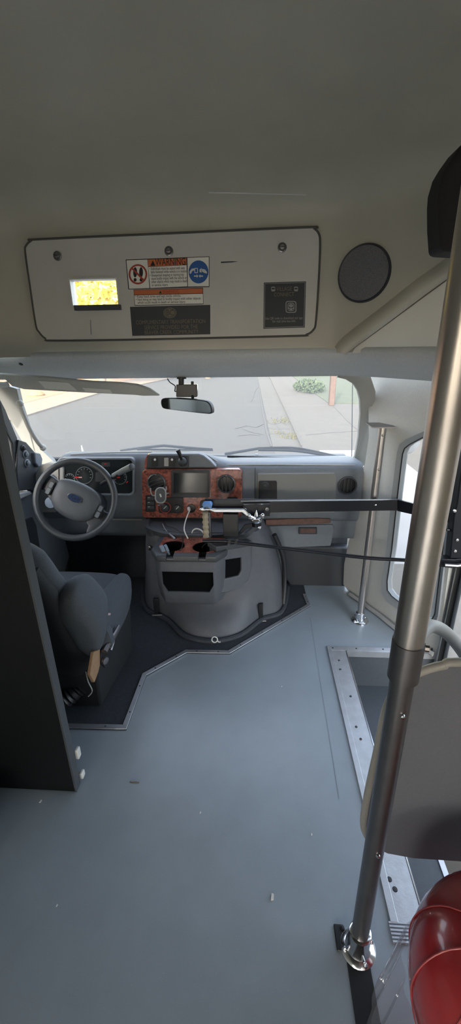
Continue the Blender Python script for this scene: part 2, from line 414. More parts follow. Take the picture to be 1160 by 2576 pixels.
# small see-through window
sw = thing('sight_window', 'small rectangular window in overhead panel, glowing with bright yellow leaves', 'window', V(((wx0+wx1)/2, YP, wz0)))
e = .004
MB().frame([V((wx0-e, YP-.017, wz0-e)), V((wx1+e, YP-.017, wz0-e)), V((wx1+e, YP-.017, wz1+e)), V((wx0-e, YP-.017, wz1+e))],
           [V((wx0+.002, YP-.017, wz0+.002)), V((wx1-.002, YP-.017, wz0+.002)), V((wx1-.002, YP-.017, wz1-.002)), V((wx0+.002, YP-.017, wz1-.002))], (0, .05, 0)).build('frame', OFFW, sw)
box('pane', (wx0, YP+.01, wz0), (wx1, YP+.013, wz1), GLASS, sw)
b0 = A(186, 768, Y=YP-.03); b1 = A(303, 779, Y=YP-.03)
box('sill', (b0.x, YP-.035, b1.z), (b1.x, YP-.012, b0.z), DOGD, sw, .002)

# stickers -------------------------------------------------------------
YS = YP-.0128
def zrow(o): return o
s1 = thing('warning_sticker', 'large white and orange warning sticker with red no-standing and blue seat-belt symbols', 'sticker', A(420, 725, Y=YS))
plate('backing', [(316, 653), (527, 645), (527, 722), (323, 728)], YS, .0006, INK, s1)
plate('white_field', [(318, 655), (371, 653), (376, 724.5), (325, 726.5)], YS-.0004, .0004, WHITE, s1)
plate('white_field', [(373, 672), (469.5, 667), (471.5, 720.5), (378, 724.5)], YS-.0004, .0004, WHITE, s1)
plate('orange_band', [(372, 653), (469, 649), (469.5, 666), (373, 671)], YS-.0004, .0004, ORANGE, s1)
plate('white_field', [(471.5, 648.5), (525.5, 646.5), (525.5, 720), (473, 721)], YS-.0004, .0004, WHITE, s1)
c = (347, 690)
MB().frame(PX(ell(347, 690, 23.5, 25.5), Y=YS-.0008), PX(ell(347, 690, 19, 21), Y=YS-.0008), (0, .0003, 0)).build('prohibition_ring', SREDM, s1)
for dx, hh in ((-7, 1), (8, 1)):
    plate('shoe_print', [(347+dx+a*.75, 685+b_) for a, b_ in ell(0, 0, 6.5, 13, 14)], YS-.0006, .0002, INK, s1)
    plate('shoe_print', ell(347+dx, 704, 3.8, 4.5, 12), YS-.0006, .0002, INK, s1)
plate('prohibition_bar', [(331, 677), (334, 673.5), (363, 703), (360, 706.5)], YS-.0009, .0002, SREDM, s1)
plate('blue_disc', ell(499.5, 684, 25, 29), YS-.0008, .0003, SBLUE, s1)
MB().frame(PX(rr(489, 674, 498, 687, 2, 2), Y=YS-.0011), PX(rr(491, 676, 496, 685, 1, 2), Y=YS-.0011), (0, .0002, 0)).build('buckle_symbol', OFFW, s1)
for q in ([(477, 683), (482, 676), (489, 675), (489, 680), (484, 682), (480, 689), (477, 688)], [(502, 678), (507, 674), (507, 686), (502, 684)],
          [(508, 676), (516, 678), (521, 684), (521, 688), (515, 687), (508, 683)], [(488, 693), (495, 693), (495, 690), (499, 694.5), (495, 699), (495, 696), (488, 696)],
          [(511, 693), (504, 693), (504, 690), (500, 694.5), (504, 699), (504, 696), (511, 696)]):
    plate('belt_symbol', q, YS-.0011, .0002, OFFW, s1)
plate('alert_triangle', [(378, 669), (384.5, 655), (391, 669)], YS-.0007, .0002, INK, s1)
mpp = (A(527, 690, Y=YS)-A(317, 690, Y=YS)).length/210      # metres per photo pixel on this panel
lettering('lettering', 'WARNING', A(429, 659.5, Y=YS-.0007), 17*mpp*1.25, INK, s1, width=75*mpp)
for i, t in enumerate(('\u2022 Individuals must be seated with seat', '  belts fastened while vehicle is in motion.', '\u2022 Unexpected stopping or starting may', '  cause bodily impact with the vehicle or',
                       '  other objects which may result in death', '  or serious injury.')):
    lettering('lettering', t, A(376+i*.4, 676.5+i*8.2, Y=YS-.0007), 7.0*mpp*1.25, INK, s1, 'LEFT', width=(88, 92, 86, 90, 91, 42)[i]*mpp)
s2 = thing('warning_sticker', 'narrower orange-topped warning sticker below the large symbol sticker', 'sticker', A(424, 768, Y=YS))
plate('backing', [(336, 729), (511, 724), (512, 765), (339, 769)], YS-.0001, .0006, INK, s2)
plate('orange_band', [(337, 730), (510, 725.5), (510.5, 737.5), (337.5, 741.5)], YS-.0005, .0004, ORANGE, s2)
plate('white_field', [(338, 743), (510.5, 739), (511, 763.5), (340, 767.5)], YS-.0005, .0004, WHITE, s2)
plate('alert_triangle', [(400, 738), (403.5, 731), (407, 738)], YS-.0008, .0002, INK, s2)
lettering('lettering', 'WARNING', A(430, 734, Y=YS-.0008), 8.5*mpp*1.25, SREDM, s2, width=42*mpp)
for i, t in enumerate(('\u2022 Keep head, arms and legs inside vehicle.', '\u2022 Not doing so may lead to bodily impact with other objects', '  which could result in death or serious injury.')):
    lettering('lettering', t, A(341+i*.8, 746.5+i*7.6, Y=YS-.0008), 6.3*mpp*1.3, INK, s2, 'LEFT', width=(116, 166, 124)[i]*mpp)
s3 = thing('courtesy_sticker', 'dark grey complimentary transportation sticker with round emblem, lowest of centre stickers', 'sticker', A(430, 843, Y=YS))
plate('backing', [(327, 772), (529, 767), (529, 841), (333, 845)], YS-.0002, .0006, NAVY, s3)
em = MB().frame(PX(ell(427.5, 787, 16.5, 13.5), Y=YS-.0006), PX(ell(427.5, 787, 14, 11.3), Y=YS-.0006), (0, .0003, 0)).build('emblem_ring', GOLD, s3)
plate('emblem_disc', ell(427.5, 787, 12.5, 10), YS-.0005, .0002, GOLD, s3)
lettering('emblem_letters', 'BC', A(427.5, 787, Y=YS-.0008), 15*mpp*1.25, NAVY, s3, width=18*mpp)
for t, x, y, wd in (('COMPLIMENTARY TRANSPORTATION', 429, 810, 181), ('SERVICE PROVIDED FOR THE', 430, 823.5, 140), ('BEAVER CREEK COMMUNITY', 431, 836, 142)):
    lettering('lettering', t, A(x, y, Y=YS-.0006), 11*mpp*1.25, GOLD, s3, width=wd*mpp)
s4 = thing('bus_app_sticker', 'small dark square bus app sticker at the right end of the access panel', 'sticker', A(715, 825, Y=YS))
plate('backing', [(664, 711), (770, 708), (767, 824), (663, 827)], YS-.0002, .0006, NAVY, s4)
MB().frame(PX([(666, 713), (768, 710), (765, 822), (665, 825)], Y=YS-.0005), PX([(667.2, 714.2), (766.8, 711.3), (764, 820.8), (666.2, 823.8)], Y=YS-.0005), (0, .0002, 0)).build('border_line', DASHL, s4)
lettering('lettering', 'VILLAGE', A(715, 727, Y=YS-.0006), 10*mpp*1.25, GOLD, s4, width=38*mpp)
lettering('lettering', 'CONNECT', A(714.5, 741, Y=YS-.0006), 10*mpp*1.25, GOLD, s4, width=50*mpp)
for x in (687.5, 745):
    plate('bus_symbol', rr(x-5, 721, x+5, 733, 2.5, 3), YS-.0005, .0002, SILV, s4)
    plate('bus_symbol_window', rr(x-3.6, 724, x+3.6, 728, 1, 2), YS-.0008, .0002, NAVY, s4)
MB().frame(PX(rr(718.5, 757, 746, 787, 6, 4), Y=YS-.0005), PX(rr(721, 759.5, 743.5, 784.5, 4.5, 4), Y=YS-.0005), (0, .0002, 0)).build('app_icon_border', SILV, s4)
MB().frame(PX(rr(723.5, 761.5, 741, 782, 5, 4), Y=YS-.0005), PX(rr(725.5, 763.5, 739, 775, 4, 4), Y=YS-.0005), (0, .0002, 0)).build('app_icon_bus', SILV, s4)
plate('app_icon_window', ell(732.2, 769, 5.6, 4.6, 16), YS-.0005, .0002, SILV, s4)
for x in (727, 737.5): plate('app_icon_lamp', ell(x, 778.5, 1.6, 1.6, 8), YS-.0008, .0002, NAVY, s4)
for i, t in enumerate(('Use QR code to download our app', 'for real time bus info')):
    lettering('lettering', t, A(714.5, 800.5+i*7.5, Y=YS-.0006), 6.6*mpp*1.25, SILV, s4, width=(94, 58)[i]*mpp)

# speaker --------------------------------------------------------------
def capnormal(x):
    h = .002; s = (capshift(x+h)-capshift(x-h))/(2*h)
    return V((-s, -1, 0)).normalized()
cN = (capnormal(.40)+V((0, -.12, 0))).normalized(); cS = V((.388, YP-capshift(.388), 0))
pc = AP(915, 688, cS+cN*.012, cN)
sp = thing('speaker', 'round dark grey mesh speaker on the overhead cap beside the panel', 'speaker', pc)
MB().lathe([(.097, -.02), (.097, .012), (.093, .018), (.088, .016)], pc-cN*.012, cN, 48, caps=False).build('rim', DARK, sp)
m = MB().lathe([(.091, .012), (.089, .019), (.06, .023), (.001, .025)], pc-cN*.012, cN, 48)
m.build('grille', M('speaker_mesh', (112, 112, 116), .8, var=.35, scale=420, bump=.6, bscale=420), sp)

# glossy side panel below the cap edge -----------------------------------
GP0 = V((.39, 1.778, 1.4)); GN = V((-.514, -.857, 0)).normalized()
gpx = [(886, 888), (893, 875), (985, 808), (1075, 742), (1130, 702), (1215, 640), (1215, 886), (1060, 889)]
gl = MB().prism([AP(x, y, GP0, GN) for x, y in gpx], -GN*.01).build('wall_gloss', GLOSSY); struct(gl); gl.name = 'wall_right_upper'
def gline(pts, off): return crom([AP(x, y, GP0, GN)+GN*off for x, y in pts], 3)
low = [(872, 891), (893, 874), (985, 806), (1074, 739), (1130, 699), (1215, 636)]
mid = [(862, 885), (884, 864), (977, 796), (1066, 729), (1122, 689), (1207, 626)]
top = [(838, 872), (862, 845), (952, 775), (1040, 705), (1096, 665), (1182, 600)]
fil = MB().loft([gline(low, .004), gline(low, .010), gline(mid, .020), gline([((a+c)/2, (b+d)/2) for (a, b), (c, d) in zip(mid, top)], .014), gline(top, -.014)], closed=False).build('trim_1', CAPM, angle=75); struct(fil)
# black padded cover hanging at the top right
bk = thing('padded_cover', 'black padded cover hanging from the ceiling at the upper right corner', 'cover', A(1140, 400, Y=1.2))
bpx = [(1111, 630), (1107, 560), (1107, 500), (1110, 465), (1122, 425), (1140, 395), (1165, 360), (1230, 300), (1260, 300), (1260, 632), (1180, 634)]
m = MB().prism(PX(bpx, Y=1.18), (0, .09, 0)); m.build('pad', M('black_pad', (40, 38, 38), .8, var=.1, scale=200, bump=.3, bscale=300), bk, .012, 3)
MB().prism(PX([(1150, 390), (1250, 270), (1250, 300), (1160, 400)], Y=1.2), (0, .04, 0)).build('bracket', STEELD, bk)

# header over the windshield and along the transition ---------------------
path = crom([(-1.3, 1.85, 0), (-1.0, 1.85, 0), (-.5, 1.85, 0), (.1, 1.85, 0), (.30, 1.85, 0), (.385, 1.81, 0), (.435, 1.735, 0), (.56, 1.51, 0), (.70, 1.26, 0)], 6)
prof = [(-.004, 1.394), (-.012, 1.386), (-.012, 1.37), (0, 1.352), (.03, 1.325), (.07, 1.303), (.1, 1.288), (.118, 1.276), (.14, 1.276)]
rings = []
for i, p in enumerate(path):
    t = (path[min(i+1, len(path)-1)]-path[max(i-1, 0)]).normalized(); n = V((-t.y, t.x, 0))
    rings.append([V((p.x+n.x*d, p.y+n.y*d, z)) for d, z in prof])
hd = MB().loft(rings, closed=False).build('trim_header', HEADER, angle=60); struct(hd)
hp = A(53, 912, Y=1.86)
hb = MB().lathe([(.012, 0), (.011, .006), (.006, .009), (.001, .0095)], hp, V((0, -.8, -.6)), 18).build('trim_button', DARK); struct(hb); hb.name = 'trim_2'

# oblique cab wall with side window ----------------------------------------
W0 = V((.573, 2.23, 0)); WN = (V((.297, -.53, 0))).cross(V((.535-.573, 2.06-2.23, 1.3))).normalized()
if WN.x > 0: WN = -WN
def Wp(pts, off=0): return [AP(x, y, W0+WN*off, WN) for x, y in pts]
wall = [(925, 880), (928, 1100), (918, 1168), (905, 1190), (900, 1300), (878, 1360), (866, 1420), (864, 1470), (880, 1492), (1022, 1602), (1100, 1655), (1133, 1400), (1168, 1150), (1200, 880)]
win = [(1150, 1052), (1098, 1084), (1055, 1105), (1031, 1118), (1018, 1128), (1013, 1142), (1010, 1165), (1001, 1240), (986, 1380), (974, 1462), (975, 1485), (986, 1500), (1024, 1530), (1062, 1556), (1084, 1563), (1094, 1545), (1121, 1320), (1146, 1150)]
wl = MB().holed(Wp(wall), [Wp(win)], -WN*.035).build('wall_right', CLOTH); struct(wl)
wq = [(1160, 1036), (1097, 1072), (1048, 1093), (1020, 1106), (1005, 1118), (999, 1138), (995, 1165), (986, 1240), (972, 1380), (960, 1465), (962, 1494), (976, 1514), (1018, 1546), (1058, 1572), (1092, 1580), (1102, 1550), (1128, 1320), (1153, 1150)]
struct(MB().frame(Wp(wq, .012), Wp(win, .006), -WN*.03).build('trim_window', M('window_trim', (150, 157, 162), .6)))
struct(MB().tube(Wp(win, .006), .003, 6, closed=True).build('trim_gasket', BLACK))
struct(MB().prism(Wp([(1152, 1045), (1000, 1130), (968, 1490), (1085, 1570), (1100, 1545)], -.02), -WN*.004).build('window_1', GLASS))
# right base moulding
struct(MB().tube([A(880, 1494, Z=.012), A(955, 1548, Z=.012), A(1022, 1603, Z=.012), A(1090, 1646, Z=.012)], .012, 8).build('baseboard_right', DASHL))

# A-pillars --------------------------------------------------------------
def slant(pts, y0, y1, p0=960, p1=1165): return [A(x, y, Y=y0+(y1-y0)*max(0, min(1, (y-p0)/(p1-p0)))) for x, y in pts]
pr = [(848, 949), (872, 955), (890, 966), (900, 982), (906, 1005), (907, 1040), (902, 1100), (893, 1150), (880, 1168), (900, 1172), (925, 1172), (932, 1120), (940, 1060), (945, 985), (930, 940), (880, 935)]
struct(MB().prism(slant(pr, 1.955, 2.40), (0, .03, 0)).build('trim_pillar', PILLAR))
pL = [(-20, 960), (42, 978), (52, 1020), (72, 1080), (100, 1128), (132, 1158), (140, 1172), (95, 1165), (70, 1135), (45, 1092), (15, 1035), (-20, 985)]
struct(MB().prism(slant(pL, 1.955, 2.30), (0, .03, 0)).build('trim_pillar_left', PILLAR))
gh = thing('pillar_grab_handle', 'pale grey grab handle on the windshield pillar by the driver door', 'handle', A(80, 1075, Y=2.1))
g = [A(x, y, Y=yy) for x, y, yy in ((50, 1015, 1.98), (58, 1040, 1.99), (75, 1080, 2.03), (95, 1112, 2.08), (108, 1126, 2.12))]
MB().tube(g, .011, 10, smooth=5).build('grip', PILLAR, gh)
MB().ball(g[0], .017).build('end_cap', PILLAR, gh); MB().ball(g[-1], .017).build('end_cap', PILLAR, gh)

# windshield ---------------------------------------------------------------
wsp = [A(-30, 940, Y=1.97), A(930, 940, Y=1.97), A(945, 1178, Y=2.52), A(60, 1178, Y=2.52)]
struct(MB().prism(wsp, (0, .004, .002)).build('window_2', GLASS))

# driver door ------------------------------------------------------------
XD = -1.2
dr = thing('door_1', None, None, A(60, 1300, X=XD)); struct(dr)
def side(name, pts, mat, par, X=XD, th=-.04, bevel=.004): return MB().prism(PX(pts, X=X), (th, 0, 0)).build(name, mat, par, bevel)
side('door_trim', [(36, 1242), (78, 1234), (104, 1250), (150, 1300), (175, 1400), (160, 1450), (60, 1450), (-40, 1450), (-120, 1300), (-90, 1255)], DASH, dr)
side('ledge', [(36, 1243), (76, 1235), (82, 1243), (40, 1262), (-30, 1275), (-60, 1262)], DASHL, dr, XD+.03, -.05, .006)
side('map_pocket', [(52, 1312), (82, 1300), (92, 1320), (105, 1400), (60, 1400), (48, 1340)], DARK, dr, XD+.008, -.01)
dfr = [(-45, 960), (-10, 985), (14, 1030), (44, 1102), (49, 1180), (50, 1240), (38, 1243), (37, 1180), (31, 1115), (2, 1045), (-20, 1010), (-60, 990)]
side('window_frame', dfr, DARK, dr)
MB().tube(PX([(-20, 1018), (0, 1056), (30, 1114), (36, 1180), (37, 1242)], X=XD+.003), .006, 8).build('window_seal', BLACK, dr)
side('window_pane', [(-120, 960), (-10, 990), (36, 1100), (44, 1246), (-120, 1270)], GLASS, dr, XD-.03, -.004, 0)
sail = [(47, 1106), (66, 1112), (90, 1140), (106, 1170), (108, 1200), (98, 1245), (78, 1232), (46, 1236), (43, 1180)]
side('sail_panel', sail, DARK, dr, XD+.012, -.03)
for y_, r_ in ((1127, .015), (1143, .021), (1165, .021)):
    c = A(56 if y_ < 1130 else (62 if y_ < 1150 else 66), y_, X=XD+.012)
    k = MB().lathe([(r_, 0), (r_, .006), (r_*.75, .009), (r_*.6, .006), (r_*.6, .016), (r_*.35, .019), (.001, .0195)], c, (1, -.15, 0), 20).build('mirror_knob', DASH if y_ > 1130 else DARK, dr)
side('speaker_pod', [(88, 1138), (102, 1140), (108, 1155), (106, 1170), (98, 1176), (90, 1165)], DASH, dr, XD+.03, -.03, .006)
om = thing('side_mirror', 'side mirror housing outside the driver door window', 'mirror', A(26, 1225, X=-1.45))
MB().prism(PX([(14, 1208), (30, 1203), (36, 1207), (36, 1245), (20, 1248)], X=-1.42), (-.06, 0, 0)).build('housing', DARK, om, .008)
MB().tube([A(30, 1236, X=-1.42), A(36, 1238, X=-1.24)], .012, 8).build('arm', DARK, om)

# body walls beyond the frame ----------------------------------------------
def wallbox(name, X0, X1, y0, y1, wins, z0=0, z1=1.98):
    m = MB(); ys = sorted(set([y0, y1]+[v for w_ in wins for v in w_[:2]]))
    for a, b_ in zip(ys, ys[1:]):
        w_ = next((w_ for w_ in wins if w_[0] <= a and b_ <= w_[1]), None)
        if w_: m.box((X0, a, z0), (X1, b_, w_[2])); m.box((X0, a, w_[3]), (X1, b_, z1))
        else: m.box((X0, a, z0), (X1, b_, z1))
    return struct(m.build(name, PANEL))
wallbox('wall_left', -1.45, -1.42, -6, 1.0, [(-5.2, -4.0, .8, 1.7), (-3.8, -2.6, .8, 1.7)])
wallbox('wall_right_rear', .92, .95, -6, .58, [(-5.2, -4.0, .8, 1.7), (-3.8, -2.6, .8, 1.7)])
struct(box('wall_right_header', (.92, .58, 1.30), (.95, 1.75, 1.98), PANEL))
struct(box('wall_skirt', (.92, -6, -.45), (.95, .58, 0), PANEL))
m = MB().box((-1.45, -6.03, 0), (.95, -6, .85)).box((-1.45, -6.03, 1.7), (.95, -6, 1.98)).box((-1.45, -6.03, .85), (-.9, -6, 1.7)).box((.4, -6.03, .85), (.95, -6, 1.7))
struct(m.build('wall_rear', PANEL))
struct(box('wall_cab_left', (-1.27, 1.0, 1.26), (-1.22, 2.0, 1.98), PANEL))
struct(box('wall_bulkhead', (-1.45, 1.0, 0), (-1.2, 1.03, 1.98), PANEL))
struct(box('wall_firewall', (-1.25, 2.36, -.05), (.56, 2.40, .80), RUBBER))
struct(box('wall_cab_door', (-1.27, 1.0, -.1), (-1.23, 2.4, .50), DARK))

# ------------------------------------------------------------------ dashboard
YD = 2.115
db = thing('dashboard', 'grey vehicle dashboard with burl wood centre panel below the windshield', 'dashboard', (-.33, 2.2, .35))
def ss(a, b, x): t = max(0, min(1, (x-a)/(b-a))); return t*t*(3-2*t)
def ztop(x): return .884 - .055*ss(-.33, -.12, x) - .085*ss(-1.02, -1.15, x)
dxs = [-1.22+i*.0295 for i in range(61)]
rings = []
for x in dxs:
    z = ztop(x)
    rings.append([V((x, y, q)) for y, q in ((2.52, z-.05-.07*ss(-.1, -.33, x)), (2.42, z-.03-.05*ss(-.1, -.33, x)), (2.30, z-.01-.03*ss(-.1, -.33, x)), (2.19, z), (2.145, z-.004), (2.125, z-.018), (2.115, z-.045), (2.115, .60), (2.118, .535), (2.135, .515), (2.16, .50), (2.165, .42), (2.18, .385), (2.21, .375), (2.35, .375))])
m = MB().loft(rings, closed=False)
for R in (rings[0], rings[-1]): m.poly(R+[V((R[0].x, 2.5, .375))])
m.build('dash_body', DASH, db, angle=50)
MB().tube([A(x, y, Y=2.14) for x, y in [(178, 1143), (260, 1139), (400, 1137), (490, 1138), (520, 1145), (548, 1162), (565, 1169), (700, 1169), (893, 1171)]], .0035, 6, smooth=4).build('top_edge_bead', DASHL, db)
# raised end pod on the left with vent
plate('end_pod', [(88, 1192), (100, 1172), (122, 1164), (150, 1166), (160, 1180), (160, 1250), (140, 1290), (95, 1290), (86, 1240)], 2.085, .03, DASHL, db, .006)
MB().lathe([(.034, 0), (.034, .008), (.027, .008), (.024, -.004)], A(128, 1205, Y=2.085), (0, -1, 0), 24, caps=False).build('air_vent', CHROME, db)
MB().lathe([(.026, 0), (.001, .001)], A(128, 1205, Y=2.083), (0, -1, 0), 24).build('vent_core', BLACK, db)
# instrument cluster
ic = MB().prism(PX([(150, 1240), (152, 1190), (162, 1172), (190, 1158), (300, 1155), (328, 1158), (333, 1180), (333, 1236), (320, 1246)], Y=2.10), (0, .02, 0)).build('instrument_cluster', SCREEN, db, .002)
MB().frame(PX(rr(146, 1152, 338, 1248, 12), Y=2.085), PX(rr(151, 1157, 333, 1243, 10), Y=2.085), (0, .03, 0)).build('cluster_hood', DASH, ic, .003)
for gx, gy, gr in ((212, 1196, 22), (302, 1202, 17), (175, 1205, 14)):
    MB().frame(PX(ell(gx, gy, gr, gr), Y=2.097), PX(ell(gx, gy, gr-1.6, gr-1.6), Y=2.097), (0, .002, 0)).build('gauge_ring', DASH, ic)
    ms = MB()
    for k in range(9):
        a = math.radians(200-k*27.5); p0 = (gx+gr*.82*math.cos(a), gy-gr*.82*math.sin(a)); p1 = (gx+gr*.68*math.cos(a), gy-gr*.68*math.sin(a))
        nx, ny = -.6*math.sin(a), -.6*math.cos(a)
        ms.prism(PX([(p0[0]-nx, p0[1]-ny), (p0[0]+nx, p0[1]+ny), (p1[0]+nx, p1[1]+ny), (p1[0]-nx, p1[1]-ny)], Y=2.098), (0, .001, 0))
    ms.build('gauge_marks', DASHL, ic)
for q in ([(188, 1199.5), (206, 1199.5), (206, 1202.5), (188, 1202.5)], [(285, 1199.5), (302, 1199.5), (302, 1202.5), (285, 1202.5)], [(317, 1213), (322, 1210), (322, 1213), (318, 1216)], [(262, 1166), (268, 1165), (268, 1167), (263, 1168)]):
    plate('gauge_needle', q, 2.095, .002, REDN, ic)
plate('needle_tip', [(198, 1200), (206, 1200), (206, 1202), (198, 1202)], 2.0945, .001, OFFW, ic)
plate('odometer', rr(240, 1188, 262, 1212, 2), 2.097, .002, DARK, ic)
plate('cluster_button', ell(296, 1218, 3, 3, 10), 2.095, .004, BLACK, ic)
plate('warning_lamp_strip', rr(255, 1163, 277, 1174, 2), 2.097, .002, DARK, ic)
# centre stack
YW = 2.075
ws_ = plate('wood_panel', rr(357, 1181, 609, 1303, 10), YW, .045, WOOD, db, .004)
def vent(cx, cy, r, ang):
    c = A(cx, cy, Y=YW-.002)
    v = MB().lathe([(r, 0), (r, .006), (r*.88, .010), (r*.80, .004), (r*.80, -.004)], c, (0, -1, 0), 32, caps=False).build('air_vent', DOGD, db)
    MB().lathe([(r*.80, .0), (r*.6, .003), (.001, .004)], c, (0, -1, 0), 32).build('vent_core', BLACK, v)
    MB().lathe([(r*.93, .0075), (r*.93, .0095), (r*.9, .0105), (r*.88, .0095)], c, (0, -1, 0), 32, caps=False).build('chrome_ring', STEELD, v)
    R_ = Matrix.Translation(c) @ Matrix.Rotation(ang, 4, 'Y')
    for k in (-.4, -.0, .4):
        w_ = r*.78*math.sqrt(1-k*k)
        MB().box((-w_, -.012, k*r-.0022), (w_, -.001, k*r+.0022), R_).build('louver', DARK, v)
    for k in range(6):
        a = k*math.pi/3+.5
        MB().ball(c+V((math.cos(a)*r*.9, -.009, math.sin(a)*r*.9)), .0045, n=8).build('ring_stud', STEELD, v)
vent(394, 1214, .050, math.radians(-25)); vent(569, 1217, .050, math.radians(90))
rad = plate('radio', rr(431, 1183, 527, 1252, 3), YW-.006, .01, DARK, db, .002)
plate('screen', rr(437, 1190, 521, 1240, 2), YW-.0075, .002, SCREEN, rad)
MB().frame(PX(rr(434, 1186, 524, 1244, 3), Y=YW-.009), PX(rr(437, 1190, 521, 1240, 2), Y=YW-.009), (0, .003, 0)).build('bezel', BLACK, rad)
MB().tube([A(529, 1186, Y=YW-.006), A(529, 1250, Y=YW-.006)], .0016, 6).build('chrome_edge', CHROME, rad)
sp_ = plate('headlamp_switch_panel', rr(366, 1246, 391, 1288, 3), YW-.005, .006, BLACK, db, .0015)
for y_ in (1254, 1266, 1277):
    plate('switch', rr(370, y_-4, 387, y_+4, 2), YW-.008, .004, DOGD, sp_)
    plate('switch_mark', [(372, y_-2.4), (377, y_-2.4), (377, y_-1.4), (372, y_-1.4)], YW-.0085, .001, OFFW, sp_)
cl = plate('climate_panel', rr(399, 1252, 461, 1291, 5), YW-.005, .006, BLACK, db, .0015)
for cx, cy in ((416, 1277), (447, 1278)):
    k = MB().lathe([(.021, 0), (.020, .012), (.017, .014), (.001, .015)], A(cx, cy, Y=YW-.005), (0, -1, 0), 24).build('climate_knob', DARK, cl)
    MB().tube([A(cx-4, cy+3, Y=YW-.021), A(cx+3, cy-4, Y=YW-.021)], .0018, 6).build('pointer', OFFW, k)
MB().frame(PX(ell(416, 1277, 14, 14), Y=YW-.0065), PX(ell(416, 1277, 12.4, 12.4), Y=YW-.0065), (0, .001, 0)).build('red_heat_ring', SREDM, cl)
po_ = MB().lathe([(.024, 0), (.024, .005), (.017, .007), (.015, -.002)], A(481, 1279, Y=YW), (0, -1, 0), 24, caps=False).build('power_outlet', BLACK, db)
MB().lathe([(.016, 0), (.001, .001)], A(481, 1279, Y=YW-.001), (0, -1, 0), 18).build('socket', BLACK, po_)
plate('storage_slot', rr(503, 1258, 562, 1282, 8), YW-.003, .006, BLACK, db, .002)
plate('small_switch', rr(571, 1251, 598, 1278, 3), YW-.004, .006, BLACK, db, .0015)
# upper switch pod
up_ = plate('switch_pod', [(364, 1178), (366, 1156), (372, 1144), (380, 1142), (500, 1142), (512, 1146), (530, 1160), (545, 1176)], 2.08, .05, DASH, db, .006)
plate('wood_end', [(363, 1178), (365, 1156), (371, 1144), (375, 1143), (370, 1156), (369, 1178)], 2.077, .03, WOOD, up_)
pp = plate('switch_plate', rr(371, 1146, 475, 1177, 4), 2.073, .01, DARK, up_, .002)
for x_ in (389, 420, 432):
    plate('rocker_switch', rr(x_-7, 1152, x_+6, 1174, 2), 2.066, .008, BLACK, pp, .0015)
for x_ in (389, 432):
    MB().lathe([(.006, 0), (.006, .004), (.002, .005)], A(x_+1, 1156, Y=2.066), (0, -1, 0), 14).build('lamp_lens', OFFW, pp)
plate('label_plate', rr(413, 1152, 424, 1173, 1), 2.0645, .003, DASHL, pp)
kb = MB().ball(A(459, 1162, Y=2.055), .024, (1, .8, 1)).build('brake_knob', DARK, db)
MB().tube([A(457, 1156, Y=2.045), A(452, 1142, Y=2.035), A(447, 1131, Y=2.03)], lambda t: .007+.005*t, 10).build('lever', BLACK, kb)
# passenger side
plate('passenger_fascia', [(648, 1192), (842, 1190), (846, 1200), (846, 1266), (842, 1290), (648, 1292)], 2.105, .02, M('fascia_plastic', (124, 126, 126), .55, bump=.3, bscale=320), db, .004)
bs = plate('blank_plate', rr(651, 1210, 697, 1262, 4), 2.098, .01, BLACK, db, .002)
MB().lathe([(.019, 0), (.019, .006), (.014, .008), (.012, .005), (.008, .005), (.008, .010), (.001, .011)], A(667, 1220, Y=2.098), (0, -1, 0), 22).build('round_knob', DARK, bs)
pv = MB().lathe([(.050, 0), (.050, .006), (.043, .010), (.040, .004)], A(874, 1221, Y=2.112), (0, -1, 0), 30, caps=False).build('air_vent', DOGD, db)
MB().lathe([(.042, 0), (.001, .003)], A(874, 1221, Y=2.113), (0, -1, 0), 30).build('vent_core', BLACK, pv)
for k in (-.018, 0, .018):
    c = A(874, 1221, Y=2.108); MB().box((c.x+k-.002, c.y-.004, c.z-.036), (c.x+k+.002, c.y+.002, c.z+.036)).build('louver', DARK, pv)
MB().tube([A(642, 1176, Y=2.112), A(642, 1300, Y=2.112)], .0016, 5).build('panel_gap', BLACK, db)
plate('wood_strip', [(668, 1308), (800, 1304), (832, 1306), (832, 1316), (800, 1318), (668, 1322)], 2.11, .02, M('faded_wood', (92, 66, 58), .5, var=.25, scale=40), db, .003)  # wood in a darker, more muted tone than the centre panel
plate('glovebox_door', [(655, 1324), (838, 1320), (842, 1330), (832, 1374), (690, 1380), (660, 1370)], 2.15, .03, DASH, db, .005)
gl_ = plate('glovebox_latch', rr(752, 1327, 798, 1344, 2), 2.142, .01, DARK, db, .002)
plate('wood_inlay', rr(756, 1330, 794, 1341, 2), 2.140, .003, M('faded_wood', (92, 66, 58)), gl_)
plate('defrost_grille', [(572, 1146), (890, 1156), (893, 1166), (572, 1164)], 2.36, .02, DARK, db)
plate('lower_trim_strip', [(262, 1305), (357, 1306), (357, 1309), (262, 1308)], 2.158, .01, DASHL, db)
plate('passenger_duct', rr(788, 1392, 840, 1442, 4), 2.34, .03, BLACK, db, .004)
plate('under_dash_box', [(705, 1372), (882, 1378), (868, 1490), (742, 1492), (700, 1430)], 2.30, .06, DARK, db, .01)

